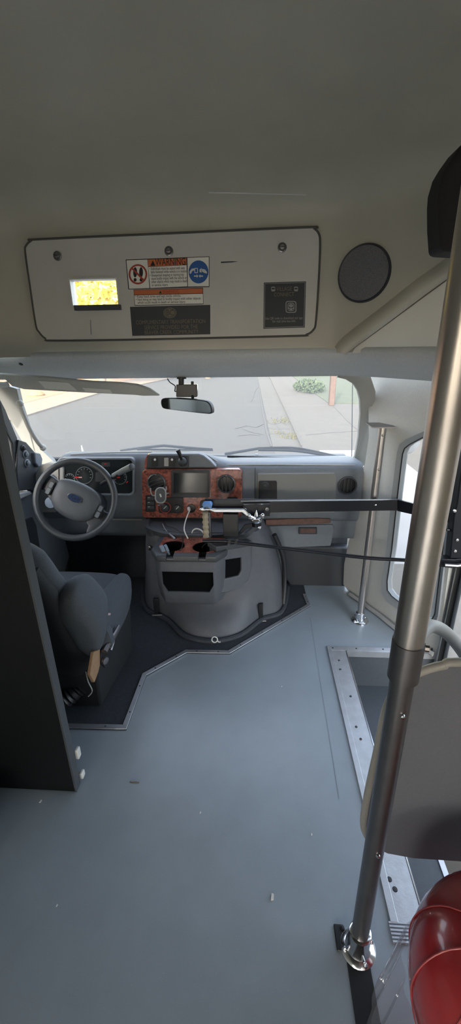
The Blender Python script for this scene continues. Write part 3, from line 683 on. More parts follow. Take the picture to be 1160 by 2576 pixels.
# phone mount clipped to the left vent ------------------------------------
pm = thing('phone_mount', 'oval silver-rimmed phone mount clipped to the left air vent of the wood panel', 'phone holder', A(404, 1262, Y=2.04))
MB().prism(PX(rr(391, 1227, 417, 1265, 12, 7), Y=2.030), (0, .016, 0)).build('pad', DOGH, pm, .003)
MB().tube(PX(rr(391, 1227, 417, 1265, 12, 7), Y=2.030), .0038, 8, closed=True).build('rim', DASHL, pm)
for s in (((394, 1246), (384, 1246), (379, 1236), (379, 1228)), ((414, 1246), (418, 1243), (424, 1240)), ((414, 1236), (418, 1232), (418, 1224))):
    MB().tube(PX(s, Y=2.042), .0038, 8, smooth=3).build('clip_arm', DASHL, pm)
MB().tube(PX([(397, 1272), (404, 1270), (412, 1268)], Y=2.038), .005, 8).build('foot', STEELD, pm)
MB().tube([A(404, 1262, Y=2.044), A(404, 1271, Y=2.038)], .006, 8).build('neck', DARK, pm)
plate('emblem_mark', [(401, 1243), (404, 1242), (406, 1246), (407, 1250), (404, 1251), (402, 1247)], 2.0292, .001, OFFW, pm)

# ------------------------------------------------------------------ steering wheel
sw_ = thing('steering_wheel', 'grey steering wheel with oval blue badge in front of the gauge cluster', 'steering wheel', (-.859, 1.83, .735))
C = V((-.859, 1.83, .735)); n = V((.10, -.90, .42)).normalized()
r0 = (V((1, 0, 0))-n*n.x).normalized(); v0 = n.cross(r0); th = math.radians(25)
r1 = r0*math.cos(th)-v0*math.sin(th); v1 = r0*math.sin(th)+v0*math.cos(th)
MW = Matrix(((r1.x, v1.x, n.x, C.x), (r1.y, v1.y, n.y, C.y), (r1.z, v1.z, n.z, C.z), (0, 0, 0, 1)))
def L3(x, y, z=0): return MW @ V((x, y, z))
RIM = M('wheel_rim', (64, 68, 73), .42, var=.05, scale=50, bump=.25, bscale=300)
HUB = M('wheel_hub', (84, 88, 93), .5, var=.04, scale=50, bump=.3, bscale=320)
MB().tube([L3(.184*math.cos(2*math.pi*k/64), .184*math.sin(2*math.pi*k/64), .012) for k in range(64)], .0155, 14, closed=True).build('rim', RIM, sw_)
hubo = [(-.118, .035), (-.10, .062), (-.05, .078), (.02, .082), (.07, .074), (.105, .050), (.120, .012), (.118, -.03), (.098, -.065), (.06, -.09), (.0, -.098), (-.06, -.088), (-.10, -.06), (-.118, -.02)]
ho = crom([L3(x, y) for x, y in hubo], 4, True)
MB().pillow(ho, n, .030, .045, 6, .55).build('airbag_pad', HUB, sw_)
MB().pillow(crom([L3(x, y, -.01) for x, y in [(-.085, .03), (-.12, .045), (-.165, .052), (-.188, .045), (-.190, 0), (-.185, -.035), (-.16, -.025), (-.13, -.045), (-.085, -.06)]], 3, True), n, .012, .02, 4, .8).build('spoke', RIM, sw_)
MB().pillow(crom([L3(x, y, -.01) for x, y in [(.085, .05), (.12, .025), (.15, .008), (.187, .018), (.191, -.02), (.184, -.055), (.165, -.09), (.13, -.125), (.11, -.12), (.105, -.09), (.085, -.07)]], 3, True), n, .012, .02, 4, .8).build('spoke', RIM, sw_)
for sx in (-1, 1):
    bt = MB().prism([L3(sx*x, y, .010) for x, y in rr(.116, -.038, .142, .030, .009)], n*.012).build('button_pod', BLACK, sw_, .002)
    MB().prism([L3(sx*x, y, .0215) for x, y in rr(.120, -.002, .138, .025, .005)], n*.003).build('button', DASH, bt)
    MB().prism([L3(sx*x, y, .0215) for x, y in rr(.120, -.034, .138, -.006, .005)], n*.003).build('button', DASH, bt)
bd = MB().prism([L3(x, y, .0285) for x, y in ell(0, .004, .034, .017)], n*.006).build('badge', M('badge_blue', (38, 56, 92), .25), sw_, .0015)
MB().tube([L3(x, y, .035) for x, y in ell(0, .004, .034, .017, 32)], .0018, 6, closed=True).build('badge_rim', CHROME, bd)
lettering('badge_script', 'Ford', None, .024, CHROME, bd, mw=MW @ Matrix.Translation((0, .004, .0348)), width=.044, shear=.35)
sc = thing('steering_column', 'grey steering column shroud behind the steering wheel', 'steering column', C+V((0, .1, -.05)))
MB().lathe([(.03, -.02), (.058, -.04), (.066, -.08), (.072, -.20), (.07, -.30)], C, n, 24).build('shroud', DARK, sc)
MB().lathe([(.028, -.03), (.028, -.016)], A(122, 1266, Y=1.92), (0, -1, .2), 18).build('ignition_collar', BLUEG, sc)
MB().tube([A(255, 1218, Y=1.95), A(275, 1206, Y=1.90), A(298, 1193, Y=1.87)], .009, 10, smooth=4).build('shift_lever', BLACK, sc)
MB().tube([A(285, 1197, Y=1.885), A(310, 1184, Y=1.865), A(332, 1174, Y=1.85)], lambda t: .012+.004*t, 12).build('lever_grip', DASH, sc)
MB().lathe([(.016, 0), (.016, .004), (.012, .006), (.001, .006)], A(331, 1174.5, Y=1.85), (.8, -.5, .4), 14).build('lever_button', DARK, sc)

# ------------------------------------------------------------------ engine cover
ec = thing('engine_cover', 'bulging grey engine cover between the driver seat and the passenger floor', 'engine cover', (-.2, 1.95, 0))
lev = [(.0, [(-.70, 2.24), (-.62, 2.0), (-.477, 1.90), (-.356, 1.765), (-.207, 1.734), (-.077, 1.79), (.027, 1.92), (.14, 2.0), (.19, 2.25)]),
       (.05, [(-.69, 2.24), (-.615, 2.01), (-.472, 1.915), (-.352, 1.785), (-.207, 1.755), (-.078, 1.808), (.024, 1.93), (.135, 2.01), (.185, 2.25)]),
       (.09, [(-.69, 2.24), (-.61, 2.01), (-.47, 1.92), (-.345, 1.82), (-.207, 1.795), (-.08, 1.84), (.02, 1.935), (.13, 2.01), (.18, 2.25)]),
       (.12, [(-.68, 2.24), (-.605, 2.01), (-.46, 1.925), (-.34, 1.87), (-.207, 1.855), (-.08, 1.87), (.02, 1.94), (.128, 2.01), (.175, 2.25)]),
       (.20, [(-.67, 2.24), (-.60, 2.01), (-.45, 1.93), (-.33, 1.905), (-.2, 1.90), (-.08, 1.905), (.02, 1.95), (.122, 2.02), (.17, 2.25)]),
       (.38, [(-.65, 2.24), (-.59, 2.0), (-.45, 1.94), (-.33, 1.92), (-.2, 1.915), (-.08, 1.92), (.01, 1.95), (.085, 2.02), (.13, 2.25)]),
       (.48, [(-.63, 2.24), (-.578, 1.995), (-.45, 1.945), (-.33, 1.93), (-.2, 1.93), (-.1, 1.93), (-.01, 1.945), (.045, 2.02), (.08, 2.25)]),
       (.52, [(-.62, 2.24), (-.57, 2.0), (-.45, 1.96), (-.33, 1.945), (-.2, 1.945), (-.1, 1.94), (-.02, 1.945), (.025, 2.02), (.05, 2.25)])]
rings = [crom([(x, y, z) for x, y in L], 6) for z, L in lev]
eb = MB().loft(rings).build('cover_body', DOGH, ec, angle=60)
# rubber flange round the foot
fl = crom([(x, y, .012) for x, y in lev[0][1]], 6)
MB().tube([p+V((p.x+.2, p.y-2.2, 0)).normalized()*.008 for p in fl], .014, 8).build('foot_seal', RUBBER, ec)
# right vertical black seam
MB().tube([A(690, 1345, Y=2.06), A(712, 1400, Y=2.09), A(716, 1460, Y=2.10), A(712, 1520, Y=2.06)], .014, 8, smooth=4).build('side_seal', BLACK, ec)
# dark upper tray
tr = MB().loft([crom(L, 5) for L in ([(-.60, 2.08, .505), (-.575, 1.985, .50), (-.45, 1.93, .488), (-.3, 1.925, .485), (-.15, 1.92, .488), (-.06, 1.91, .50), (.0, 1.93, .545), (.03, 2.0, .555)],
     [(-.60, 2.08, .535), (-.575, 1.98, .525), (-.45, 1.925, .515), (-.3, 1.92, .512), (-.15, 1.915, .515), (-.06, 1.905, .53), (.0, 1.925, .575), (.03, 2.0, .585)],
     [(-.58, 2.08, .54), (-.56, 1.99, .53), (-.44, 1.94, .52), (-.3, 1.935, .517), (-.15, 1.93, .52), (-.06, 1.92, .535), (.0, 1.94, .58), (.02, 2.0, .59)],
     [(-.57, 2.09, .52), (-.55, 2.0, .51), (-.44, 1.95, .50), (-.3, 1.945, .50), (-.15, 1.94, .50), (-.06, 1.94, .51), (-.01, 1.96, .55), (.01, 2.02, .56)])], closed=False).build('tray_rim', DOGD, ec, angle=60)
MB().loft([[(-.61, 2.1, .525), (.03, 2.1, .57)], [(-.61, 2.2, .54), (.05, 2.2, .58)]], closed=False).build('tray_floor', BLACK, ec)
for x_, y_ in ((388, 1333), (440, 1338)):
    c = A(x_, y_, Y=2.0)
    MB().lathe([(.040, -.02), (.042, .012), (.036, .012), (.034, -.018)], c, (0, 0, 1), 24, caps=False).build('tray_cup_ring', DOGD, ec)
MB().lathe([(.036, -.004), (.001, -.003)], A(388, 1333, Y=2.0), (0, 0, 1), 20).build('wood_cup_liner', WOOD, ec)
# console with two cup holders and pockets
co = [(-.488, 1.95), (-.496, 1.80), (-.458, 1.735), (-.195, 1.735), (-.152, 1.80), (-.135, 1.95)]
def conring(z, dy, k=0): return [V((x+(.3+x)*-k, y+(dy if y < 1.9 else 0), z)) for x, y in co]
cons = MB().loft([conring(.475, 0), conring(.40, .0), conring(.29, .004, .02), conring(.225, .016, .05), conring(.195, .04, .1), conring(.185, .12, .16)]).build('console_box', DOGH, ec, .008, 3)
pk = MB().prism([(-.452, 1.70, .405), (-.452, 1.70, .33), (-.43, 1.70, .290), (-.225, 1.70, .290), (-.203, 1.70, .33), (-.203, 1.70, .405)], (0, .2, 0)); cut(cons, pk, ec)
PKT = M('recess_black', (9, 10, 12), .9, spec=.1)  # black stands in for the shade inside the pockets and cup wells
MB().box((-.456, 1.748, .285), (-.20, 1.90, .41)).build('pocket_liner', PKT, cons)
ct = MB().loft([[V((x-(.012 if x < -.3 else -.012), y-(.012 if y < 1.9 else 0), z)) for x, y in co] for z in (.462, .497)]).build('cup_tray', DOGD, ec, .008, 3)
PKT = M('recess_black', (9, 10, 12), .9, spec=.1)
cups = [(-.405, 1.822), (-.252, 1.815)]
for x_, y_ in cups:
    cut(cons, MB().lathe([(.056, .415), (.056, .52)], (x_, y_, 0), (0, 0, 1), 32), ec)
    cut(ct, MB().lathe([(.055, .40), (.055, .52)], (x_, y_, 0), (0, 0, 1), 32), ec)
    cut(ct, MB().box((x_-.018, 1.70, .472), (x_+.018, y_, .52)), ec)
wi = MB().prism([V((x, y, .4965)) for x, y in [(-.47, 1.935), (-.475, 1.81), (-.448, 1.757), (-.205, 1.757), (-.170, 1.81), (-.155, 1.935)]], (0, 0, .0025)).build('wood_inlay', WOOD, ct)
for x_, y_ in cups:
    cut(wi, MB().lathe([(.0555, .48), (.0555, .52)], (x_, y_, 0), (0, 0, 1), 32), ct)
    cut(wi, MB().box((x_-.018, 1.70, .48), (x_+.018, y_, .52)), ct)
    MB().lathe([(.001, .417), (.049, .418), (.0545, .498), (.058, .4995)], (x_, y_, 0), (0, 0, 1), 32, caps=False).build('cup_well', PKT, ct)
    MB().box((x_-.016, 1.727, .470), (x_+.016, 1.731, .478)).build('cup_notch_lip', STEELD, ct)
# right pocket block
RP0 = V((-.155, 1.80, .4)); RN = V((.62, -.785, 0)).normalized()
def RP(pts, off=0): return [AP(x, y, RP0+RN*off, RN) for x, y in pts]
rhole = [(557, 1411), (608, 1403), (608, 1436), (602, 1449), (557, 1459)]
rb = MB().holed(RP([(546, 1386), (632, 1372), (633, 1430), (624, 1462), (600, 1482), (566, 1492), (546, 1494)]), [RP(rhole)], -RN*.07).build('pocket_box', DOGH, ec, .006, 3)
MB().prism(RP([(550, 1404), (614, 1396), (614, 1455), (550, 1466)], -.012), -RN*.02).build('pocket_liner', PKT, rb)  # dark block painting in the shade of the right pocket
MB().prism(RP([(544, 1376), (636, 1362), (634, 1374), (544, 1389)], .006), -RN*.08).build('pocket_rim', DOGD, ec, .004)
# hold-down clips
for q in (((384, 1508), (398, 1508), (400, 1545), (388, 1547)), ((650, 1522), (662, 1520), (662, 1560), (652, 1562))):
    Yc = 1.925 if q[0][0] < 500 else 1.915
    cp = MB().prism(PX(q, Y=Yc), (0, .02, 0)).build('hold_down_clip', BLACK, ec, .003)
    e0 = A(q[3][0]-5, q[3][1]+1, Y=Yc-.01); e1 = A(q[2][0]+8, q[2][1]+2, Y=Yc-.01)
    MB().tube([e0, e1], .004, 8).build('clip_bail', STEELD, cp)
MB().lathe([(.014, -.004), (.014, .008), (.008, .01), (.006, .018), (.001, .019)], A(378, 1378, Y=1.965), (-.4, -1, 0), 16).build('side_screw', STEELD, ec)

# ------------------------------------------------------------------ loose things on the console
pg = thing('charger_plug', 'blue-grey charger plug standing in the left console cup holder', 'charger', (-.40, 1.79, .48))
Rp = Matrix.Translation(A(416, 1384, Y=1.775)) @ Matrix.Rotation(math.radians(-18), 4, 'Y') @ Matrix.Rotation(math.radians(25), 4, 'Z')
MB().box((-.020, -.013, -.028), (.000, .013, .028), Rp).build('plug_body', BLUEG, pg, .003)
MB().box((.002, -.013, -.028), (.016, .013, .024), Rp).build('plug_half', BLUEG, pg, .003)
uc = thing('phone_cable', 'white phone cable running from the dash outlet down behind the console', 'cable', A(480, 1352, Y=1.99))
MB().tube([A(478, 1283, Y=2.045), A(472, 1296, Y=2.0), A(465, 1318, Y=1.95), A(464, 1335, Y=1.91), A(473, 1355, Y=1.885)], .0032, 8, smooth=5).build('wire', CABLE, uc)
MB().lathe([(.009, 0), (.009, .018), (.006, .024), (.001, .025)], A(475, 1278, Y=2.07), (.2, -1, -.2), 16).build('outlet_plug', OFFW, uc)
u2 = tag(MB().tube([A(486, 1354, Y=1.93), A(483, 1343, Y=1.94), A(486, 1334, Y=1.95), A(495, 1330, Y=1.95), A(506, 1334, Y=1.94), A(512, 1341, Y=1.93)], .0036, 8, smooth=5).build('looped_cable', CABLE),
         'short white cable looping up beside the chrome handle grip', 'cable')
u3 = thing('usb_cable', 'dark cable with silver connector lying across the console tray', 'cable', A(430, 1350, Y=1.93))
MB().tube([A(409, 1318, Y=2.03), A(416, 1332, Y=1.97), A(427, 1344, Y=1.93)], .0025, 6, smooth=4).build('wire', DASHL, u3)
MB().tube([A(426, 1343, Y=1.93), A(434, 1350, Y=1.915), A(441, 1357, Y=1.90)], lambda t: .005+.004*t, 8).build('connector', STEELD, u3)
u4 = tag(MB().tube([A(410, 1310, Y=2.05), A(418, 1322, Y=2.0), A(436, 1328, Y=1.97), A(452, 1338, Y=1.94), A(460, 1355, Y=1.90), A(458, 1376, Y=1.80), A(452, 1384, Y=1.77)], .0022, 6, smooth=5).build('black_cable', BLACK),
         'thin black cable curling from the dash into the left cup holder', 'cable')
u5 = tag(MB().tube([A(508, 1378, Y=1.80), A(514, 1370, Y=1.84), A(526, 1365, Y=1.87), A(545, 1361, Y=1.89), A(560, 1358, Y=1.90)], .0022, 6, smooth=5).build('cup_cable', BLACK),
         'thin black cable running into the right cup holder', 'cable')

# ------------------------------------------------------------------ manual door control
dc = thing('door_control', 'black and chrome manual door control lever with flat bar across the cab', 'door control', A(640, 1320, Y=1.9))
YB = 1.895
fb = MB().prism([A(515, 1256, Y=YB), A(945, 1259, Y=YB), A(1003, 1258, Y=1.875), A(1003, 1285, Y=1.875), A(945, 1284, Y=YB), A(680, 1290, Y=YB), A(680, 1293, Y=YB), A(608, 1284, Y=YB), A(515, 1280, Y=YB)], (0, .012, 0)).build('flat_bar', BLKBAR, dc, .002)
MB().tube([A(606, 1261, Y=YB-.003), A(700, 1260, Y=YB-.003), A(1000, 1257, Y=YB-.003)], .0035, 6).build('bright_top_edge', ALU, dc)
q0 = A(1000, 1257, Y=1.875); q1 = A(1000, 1286, Y=1.875); q2 = A(1142, 1318, Y=1.60); q3 = A(1142, 1293, Y=1.60)
MB().prism([q0, q1, q2, q3], (.010, .008, 0)).build('door_bar', BLKBAR, dc, .002)
plb = MB().prism(PX([(611, 1267), (679, 1266), (679, 1299), (611, 1297)], Y=YB-.012), (0, .012, 0)).build('mount_plate', BLKBAR, dc, .002)
for x_, y_ in ((616, 1281), (672, 1280)):
    MB().lathe([(.011, 0), (.010, .006), (.001, .007)], A(x_, y_, Y=YB-.012), (0, -1, 0), 6).build('bolt', STEELD, plb)
MB().lathe([(.012, 0), (.010, .006), (.001, .008)], A(944, 1273, Y=YB), (0, -1, 0), 16).build('bar_bolt', CHROME, dc)
MB().tube(PX([(611, 1268), (679, 1267)], Y=YB-.016), .0028, 6).build('plate_edge', CHROME, dc)
YH = 1.855
arm = MB().prism(PX([(500, 1283), (504, 1279), (518, 1277), (545, 1281), (612, 1281), (618, 1284), (634, 1301), (655, 1302), (657, 1307), (630, 1308), (609, 1290), (540, 1290), (527, 1285), (508, 1286)], Y=YH), (0, .03, 0)).build('chrome_arm', CHROME, dc, .004, 3)
MB().lathe([(.03, -.004), (.03, .006), (.022, .012), (.001, .012)], A(645, 1306, Y=YH+.015), (0, -.3, 1), 24).build('pivot_disc', CHROME, dc)
MB().lathe([(.016, 0), (.001, .04)], A(645, 1302, Y=YH+.01), (0, 0, 1), 14).build('pivot_spike', CHROME, dc)
for x_, y_ in ((627, 1297), (661, 1296)):
    a = MB().tube([A(643, 1305, Y=YH), A(x_, y_, Y=YH-.005)], .007, 8).build('latch_ear', CHROME, dc)
    MB().ball(A(x_, y_, Y=YH-.005), .011, n=10).build('ear_ball', CHROME, a)
    MB().ball(A(x_, y_+6, Y=YH-.003), .008, n=10).build('ear_nut', STEELD, a)
cap_ = MB().prism(PX([(508, 1270), (514, 1266), (530, 1266), (534, 1272), (530, 1282), (512, 1282)], Y=YH-.01), (0, .035, 0)).build('handle_cap', BLUEP, dc, .004, 3)
MB().tube([A(515, 1278, Y=YH-.012), A(521, 1276, Y=YH-.014), A(528, 1279, Y=YH-.012)], .005, 8).build('cap_clip', CHROME, cap_)
gy = [1288+k*2.5 for k in range(26)]
MB().tube([A(516.5+k*.10, y_, Y=YH) for k, y_ in enumerate(gy)], lambda t: .0145+.0022*math.cos(t*math.pi*10), 14).build('grip', TAN, dc)
MB().tube([A(526, 1288, Y=YH+.006), A(529, 1351, Y=YH+.006)], .009, 8).build('grip_back', STEELD, dc)
MB().tube(PX([(513, 1350), (522, 1353), (532, 1352)], Y=YH-.006), .005, 8).build('grip_end', CHROME, dc)
MB().prism(PX([(528, 1348), (530, 1352), (602, 1348), (622, 1331), (638, 1326), (657, 1326), (657, 1303), (634, 1303), (634, 1318), (616, 1320), (598, 1344)], Y=YH+.012), (0, .012, 0)).build('lower_bracket', BLKBAR, dc, .002)
MB().prism(PX([(560, 1293), (599, 1294), (600, 1352), (562, 1350)], Y=YH+.005), (0, .03, 0)).build('latch_box', BLACK, dc, .003)
MB().lathe([(.022, -.035), (.022, .0)], A(645, 1306, Y=YH+.02), (0, 0, 1), 20).build('pivot_post', BLKBAR, dc)
MB().prism(PX([(645, 1326), (655, 1331), (658, 1324)], Y=YH), (0, .03, 0)).build('chrome_tab', CHROME, dc)
rod = [A(510, 1361, Y=1.80), A(560, 1361, Y=1.80), A(590, 1364, Y=1.80), A(750, 1383, Y=1.81), A(920, 1403, Y=1.77), A(1045, 1410, Y=1.70), A(1105, 1414, Y=1.66)]
MB().tube(rod, .0085, 10, smooth=4).build('push_rod', BLKBAR, dc)
for x_ in (577, 594):
    MB().lathe([(.016, -.007), (.016, .007)], A(x_, 1364, Y=1.80), (1, 0, -.12), 6).build('hex_nut', CHROME, dc)
# door-side operator
do = thing('door_operator', 'black bolted door operator bracket at the entry door edge', 'door bracket', A(1145, 1250, Y=1.58))
MB().prism(PX([(1158, 1205), (1150, 1270), (1142, 1300), (1132, 1405), (1200, 1405), (1200, 1120), (1170, 1120)], Y=1.58), (0, .05, 0)).build('housing', BLKBAR, do, .004)
for x_, y_ in ((1150, 1358), (1145, 1386), (1144, 1285)):
    MB().lathe([(.007, 0), (.006, .004), (.001, .005)], A(x_, y_, Y=1.58), (0, -1, 0), 12).build('bolt', CHROME, do)
MB().prism(PX([(1105, 1406), (1145, 1407), (1200, 1400), (1200, 1425), (1140, 1430), (1104, 1426)], Y=1.60), (0, .04, 0)).build('rod_bracket', BLKBAR, do, .003)
MB().tube([A(1118, 1421, Y=1.585), A(1150, 1423, Y=1.585), A(1190, 1416, Y=1.585)], .009, 8).build('bracket_lip', STEELD, do)
MB().tube([A(1124, 1333, Y=1.60), A(1140, 1333, Y=1.60)], .006, 8).build('hook', BLACK, do)

# ------------------------------------------------------------------ poles
p1 = thing('grab_pole', 'slim steel grab pole by the front windshield pillar', 'pole', (.569, 1.942, 0))
tp1 = V((.569, 1.942, 1.055))
MB().tube([V((.569, 1.942, .03)), tp1], .0175, 18).build('tube', STEEL, p1)
MB().lathe([(.046, 0), (.046, .006), (.040, .012), (.026, .016), (.024, .055), (.019, .058)], (.569, 1.942, 0), (0, 0, 1), 28).build('floor_flange', CHROME, p1)
for a in (.5, 1.57+.5, 3.14+.5, 4.71+.5):
    MB().lathe([(.007, .010), (.006, .016), (.001, .018)], (.569+.036*math.cos(a), 1.942+.036*math.sin(a), 0), (0, 0, 1), 10).build('flange_screw', CHROME, p1)
MB().prism([(.515, 1.91, 1.055), (.62, 1.91, 1.055), (.62, 2.03, 1.055), (.515, 2.03, 1.055)], (0, 0, .005)).build('top_plate', STEELD, p1)
for z in (1.02, .86): MB().lathe([(.006, 0), (.005, .004), (.001, .005)], V((.569, 1.925, z)), (0, -1, 0), 10).build('set_screw', STEELD, p1)
p2 = thing('grab_pole', 'thick steel floor-to-ceiling grab pole beside the entry step in the foreground', 'pole', (.258, .588, 0))
def px2(z): return .262-.0055*z
MB().tube([V((px2(.05), .588, .05)), V((px2(.95), .588, .95))], .0205, 24).build('lower_tube', STEELD, p2)
MB().tube([V((px2(.938), .588, .938)), V((px2(1.98), .588, 1.98))], .0245, 24).build('upper_tube', STEEL, p2)
MB().tube([V((px2(.862), .588, .862)), V((px2(.938), .588, .938))], .0262, 24).build('sleeve', STEELD, p2)
MB().lathe([(.043, 0), (.043, .005), (.039, .010), (.031, .014), (.027, .03), (.026, .07), (.0215, .073)], (.262, .588, 0), (0, 0, 1), 32).build('floor_flange', CHROME, p2)
for a in (.25, .25+1.57, .25+3.14, .25+4.71):
    MB().lathe([(.006, .009), (.005, .015), (.001, .019)], (.262+.036*math.cos(a), .588+.036*math.sin(a), 0), (0, 0, 1), 12).build('flange_screw', CHROME, p2)
for px_, py_ in ((1013, 1802), (951, 2153)):
    c = A(px_, py_, Y=.567); MB().lathe([(.005, 0), (.004, .003), (.001, .004)], c, (0, -1, 0), 10).build('rivet', CHROME, p2)
MB().tube([V((px2(.93)+.022, .588, .926)), V((px2(.93)+.034, .585, .926))], .006, 8).build('clamp_bolt', STEELD, p2)

# ------------------------------------------------------------------ modesty panel and rail
mo = thing('modesty_panel', 'grey modesty panel in a tubular frame behind the foreground pole', 'panel', (.5, .64, .28))
mo_px = [(1200, 1668), (1120, 1676), (1062, 1692), (1010, 1722), (978, 1770), (962, 1820), (946, 1900), (926, 1990), (914, 2060), (914, 2090), (922, 2112), (944, 2133), (975, 2148), (1040, 2160), (1160, 2168), (1240, 2172)]
mpts = PX(mo_px, Y=.645)
rgt = .90
outm = mpts+[V((rgt, .645, mpts[-1].z)), V((rgt, .645, mpts[0].z))]
cc = V((.58, .645, .56))
MB().prism(outm, (0, .012, 0)).build('board', MODP, mo, .002)
tb = [V((p.x, .652, p.z)) for p in mpts[:11]]
tb = [V((rgt, .652, mpts[0].z+.012))]+[p+(V((p.x-cc.x, 0, p.z-cc.z)).normalized()*-.004) for p in tb]
MB().tube(tb, .0085, 12, smooth=3).build('frame_tube', TUBEG, mo)
gr = thing('entry_grab_rail', 'curved taupe grab rail beside the entry door, behind the foreground pole', 'rail', A(1075, 1580, Y=.9))
MB().tube([A(1040, 1680, Y=.80), A(1052, 1610, Y=.84), A(1075, 1578, Y=.88), A(1100, 1578, Y=.90), A(1130, 1598, Y=.92), A(1165, 1640, Y=.93), A(1215, 1720, Y=.93), A(1260, 1800, Y=.93), A(1270, 1900, Y=.93)], .0165, 14, smooth=5).build('rail_tube', TUBEG, gr)
ce = MB().tube([A(1040, 1680, Y=.80), A(1035, 1700, Y=.70), A(1030, 1700, Y=.655)], .0165, 12, smooth=4).build('rail_end', TUBEG, gr)

# ------------------------------------------------------------------ folded entry door leaf and jamb
dj = struct(MB().box((.875, 1.75, -.5), (.935, 1.83, 1.33)).build('door_2_jamb', DASHL)); dj.name = 'trim_jamb'
dl = thing('door_2', None, None, (.9, 1.68, -.4)); struct(dl)
MB().box((.862, 1.705, -.45), (.93, 1.75, 1.30)).build('edge_seal', BLACK, dl, .006)
MB().frame([V((.875, 1.665, -.42)), V((1.30, 1.665, -.42)), V((1.30, 1.665, 1.3)), V((.875, 1.665, 1.3))], [V((.93, 1.665, -.34)), V((1.24, 1.665, -.34)), V((1.24, 1.665, 1.22)), V((.93, 1.665, 1.22))], (0, .03, 0)).build('leaf_frame', ALU, dl, .003)
MB().box((.93, 1.678, -.34), (1.24, 1.682, 1.22)).build('leaf_pane', GLASS, dl)
MB().box((.872, 1.648, -.42), (.90, 1.664, 1.3)).build('leaf_edge', OFFW, dl, .003)
MB().box((.868, 1.64, -.42), (.892, 1.647, 1.3)).build('rubber_lip', BLACK, dl)
MB().frame([V((.885, 1.605, -.42)), V((1.30, 1.605, -.42)), V((1.30, 1.605, 1.3)), V((.885, 1.605, 1.3))], [V((.93, 1.605, -.34)), V((1.24, 1.605, -.34)), V((1.24, 1.605, 1.22)), V((.93, 1.605, 1.22))], (0, .03, 0)).build('leaf_frame', ALU, dl, .003)
MB().box((.93, 1.618, -.34), (1.24, 1.622, 1.22)).build('leaf_pane', GLASS, dl)

# ------------------------------------------------------------------ driver seat
st = thing('driver_seat', 'dark grey fabric driver seat with worn side bolster behind the steering wheel', 'seat', (-.85, 1.5, 0))
SP0 = V((-.85, 1.30, .30)); SN = V((0, -.92, -.39)).normalized(); SN = V((0, -.92, .39)).normalized()*-1
SN = V((0, -.93, -.36)).normalized()          # rear side of the reclined backrest, facing the camera and the floor
def S(pts, off=0): return [AP(x, y, SP0+SN*off, SN) for x, y in pts]
CX = -.86
def mirr(P): return [V((2*CX-p.x, p.y, p.z)) for p in P]
# backrest: fabric upper part, black rear shell, soft bolsters each side
edge = S([(20, 1350), (62, 1379), (85, 1390), (108, 1404), (128, 1430), (150, 1462), (176, 1495), (190, 1530), (190, 1600), (150, 1660)])
full = edge+mirr(edge)[::-1]
MB().pillow(full, SN, .05, .06, 5, .72).build('backrest', SEATF, st)
be = S([(138, 1512), (150, 1496), (166, 1489), (186, 1488), (202, 1499), (224, 1521), (246, 1545), (259, 1566), (263, 1588), (262, 1612), (252, 1634), (240, 1645), (222, 1638), (205, 1625), (190, 1600), (168, 1560)], .03)
bo = crom(be, 3, True)
MB().pillow(bo, SN, .045, .13, 6, .45).build('side_bolster', SEATF, st)
MB().pillow(mirr(bo)[::-1], SN, .045, .13, 6, .45).build('side_bolster', SEATF, st)
sh = S([(90, 1440), (140, 1500), (170, 1560), (205, 1620), (238, 1648), (228, 1690), (215, 1730), (190, 1735)], .055)
MB().pillow(sh+mirr(sh)[::-1], SN, .03, .06, 4, .8).build('rear_shell', SEATB, st)
# cushion
cu = [(-.585, 1.24), (-.565, 1.35), (-.56, 1.50), (-.565, 1.60), (-.59, 1.665), (-.66, 1.69), (CX, 1.70)]
cu = cu+[(2*CX-x, y) for x, y in cu[::-1][1:]]
cring = crom([(x, y, .36) for x, y in cu], 4, True)
MB().pillow(cring, (0, 0, 1), .075, .07, 5, .78).build('seat_cushion', SEATF, st)
for s in (1, -1):
    o = [V((CX+s*d, y, .40)) for d, y in ((.175, 1.28), (.20, 1.50), (.215, 1.62), (.235, 1.68), (.275, 1.665), (.295, 1.60), (.30, 1.45), (.285, 1.25))]
    MB().pillow(crom(o if s > 0 else o[::-1], 4, True), (0, 0, 1), .052, .12, 5, .55).build('cushion_bolster', SEATF, st)
MB().tube([V((CX-.18, 1.69, .405)), V((CX, 1.695, .408)), V((CX+.18, 1.69, .405))], .004, 6).build('cushion_seam', SEATB, st)
bs_ = MB().loft([[V((-1.10, 1.27, .0)), V((-.645, 1.30, 0)), V((-.61, 1.64, 0)), V((-.64, 1.70, 0)), V((-1.10, 1.72, 0))], [V((-1.12, 1.22, .33)), V((-.60, 1.22, .33)), V((-.575, 1.6, .33)), V((-.60, 1.68, .33)), V((-1.12, 1.68, .33))]]).build('seat_base', SEATB, st, .01)
MB().prism([A(x, y, X=-.575) for x, y in [(236, 1640), (252, 1633), (252, 1672), (248, 1690), (238, 1717), (227, 1697)]], (-.012, 0, 0)).build('foam_tag', CARD, st, .002)
lv = MB().tube([A(262, 1640, X=-.56), A(275, 1615, X=-.555), A(288, 1595, X=-.55), A(299, 1574, X=-.545)], lambda t: .012-.006*t, 8).build('recline_lever', STEELD, st)
MB().tube([A(272, 1620, X=-.555), A(285, 1612, X=-.548), A(278, 1636, X=-.55)], .007, 6).build('lever_bracket', STEELD, lv)
MB().lathe([(.016, 0), (.014, .008), (.001, .009)], A(263, 1661, X=-.565), (1, -.5, 0), 12).build('pivot_bolt', STEELD, lv)
MB().prism([A(x, y, X=-.575) for x, y in [(256, 1625), (275, 1612), (283, 1645), (266, 1680), (253, 1665)]], (-.01, 0, 0)).build('recliner_plate', BLACK, st, .002)
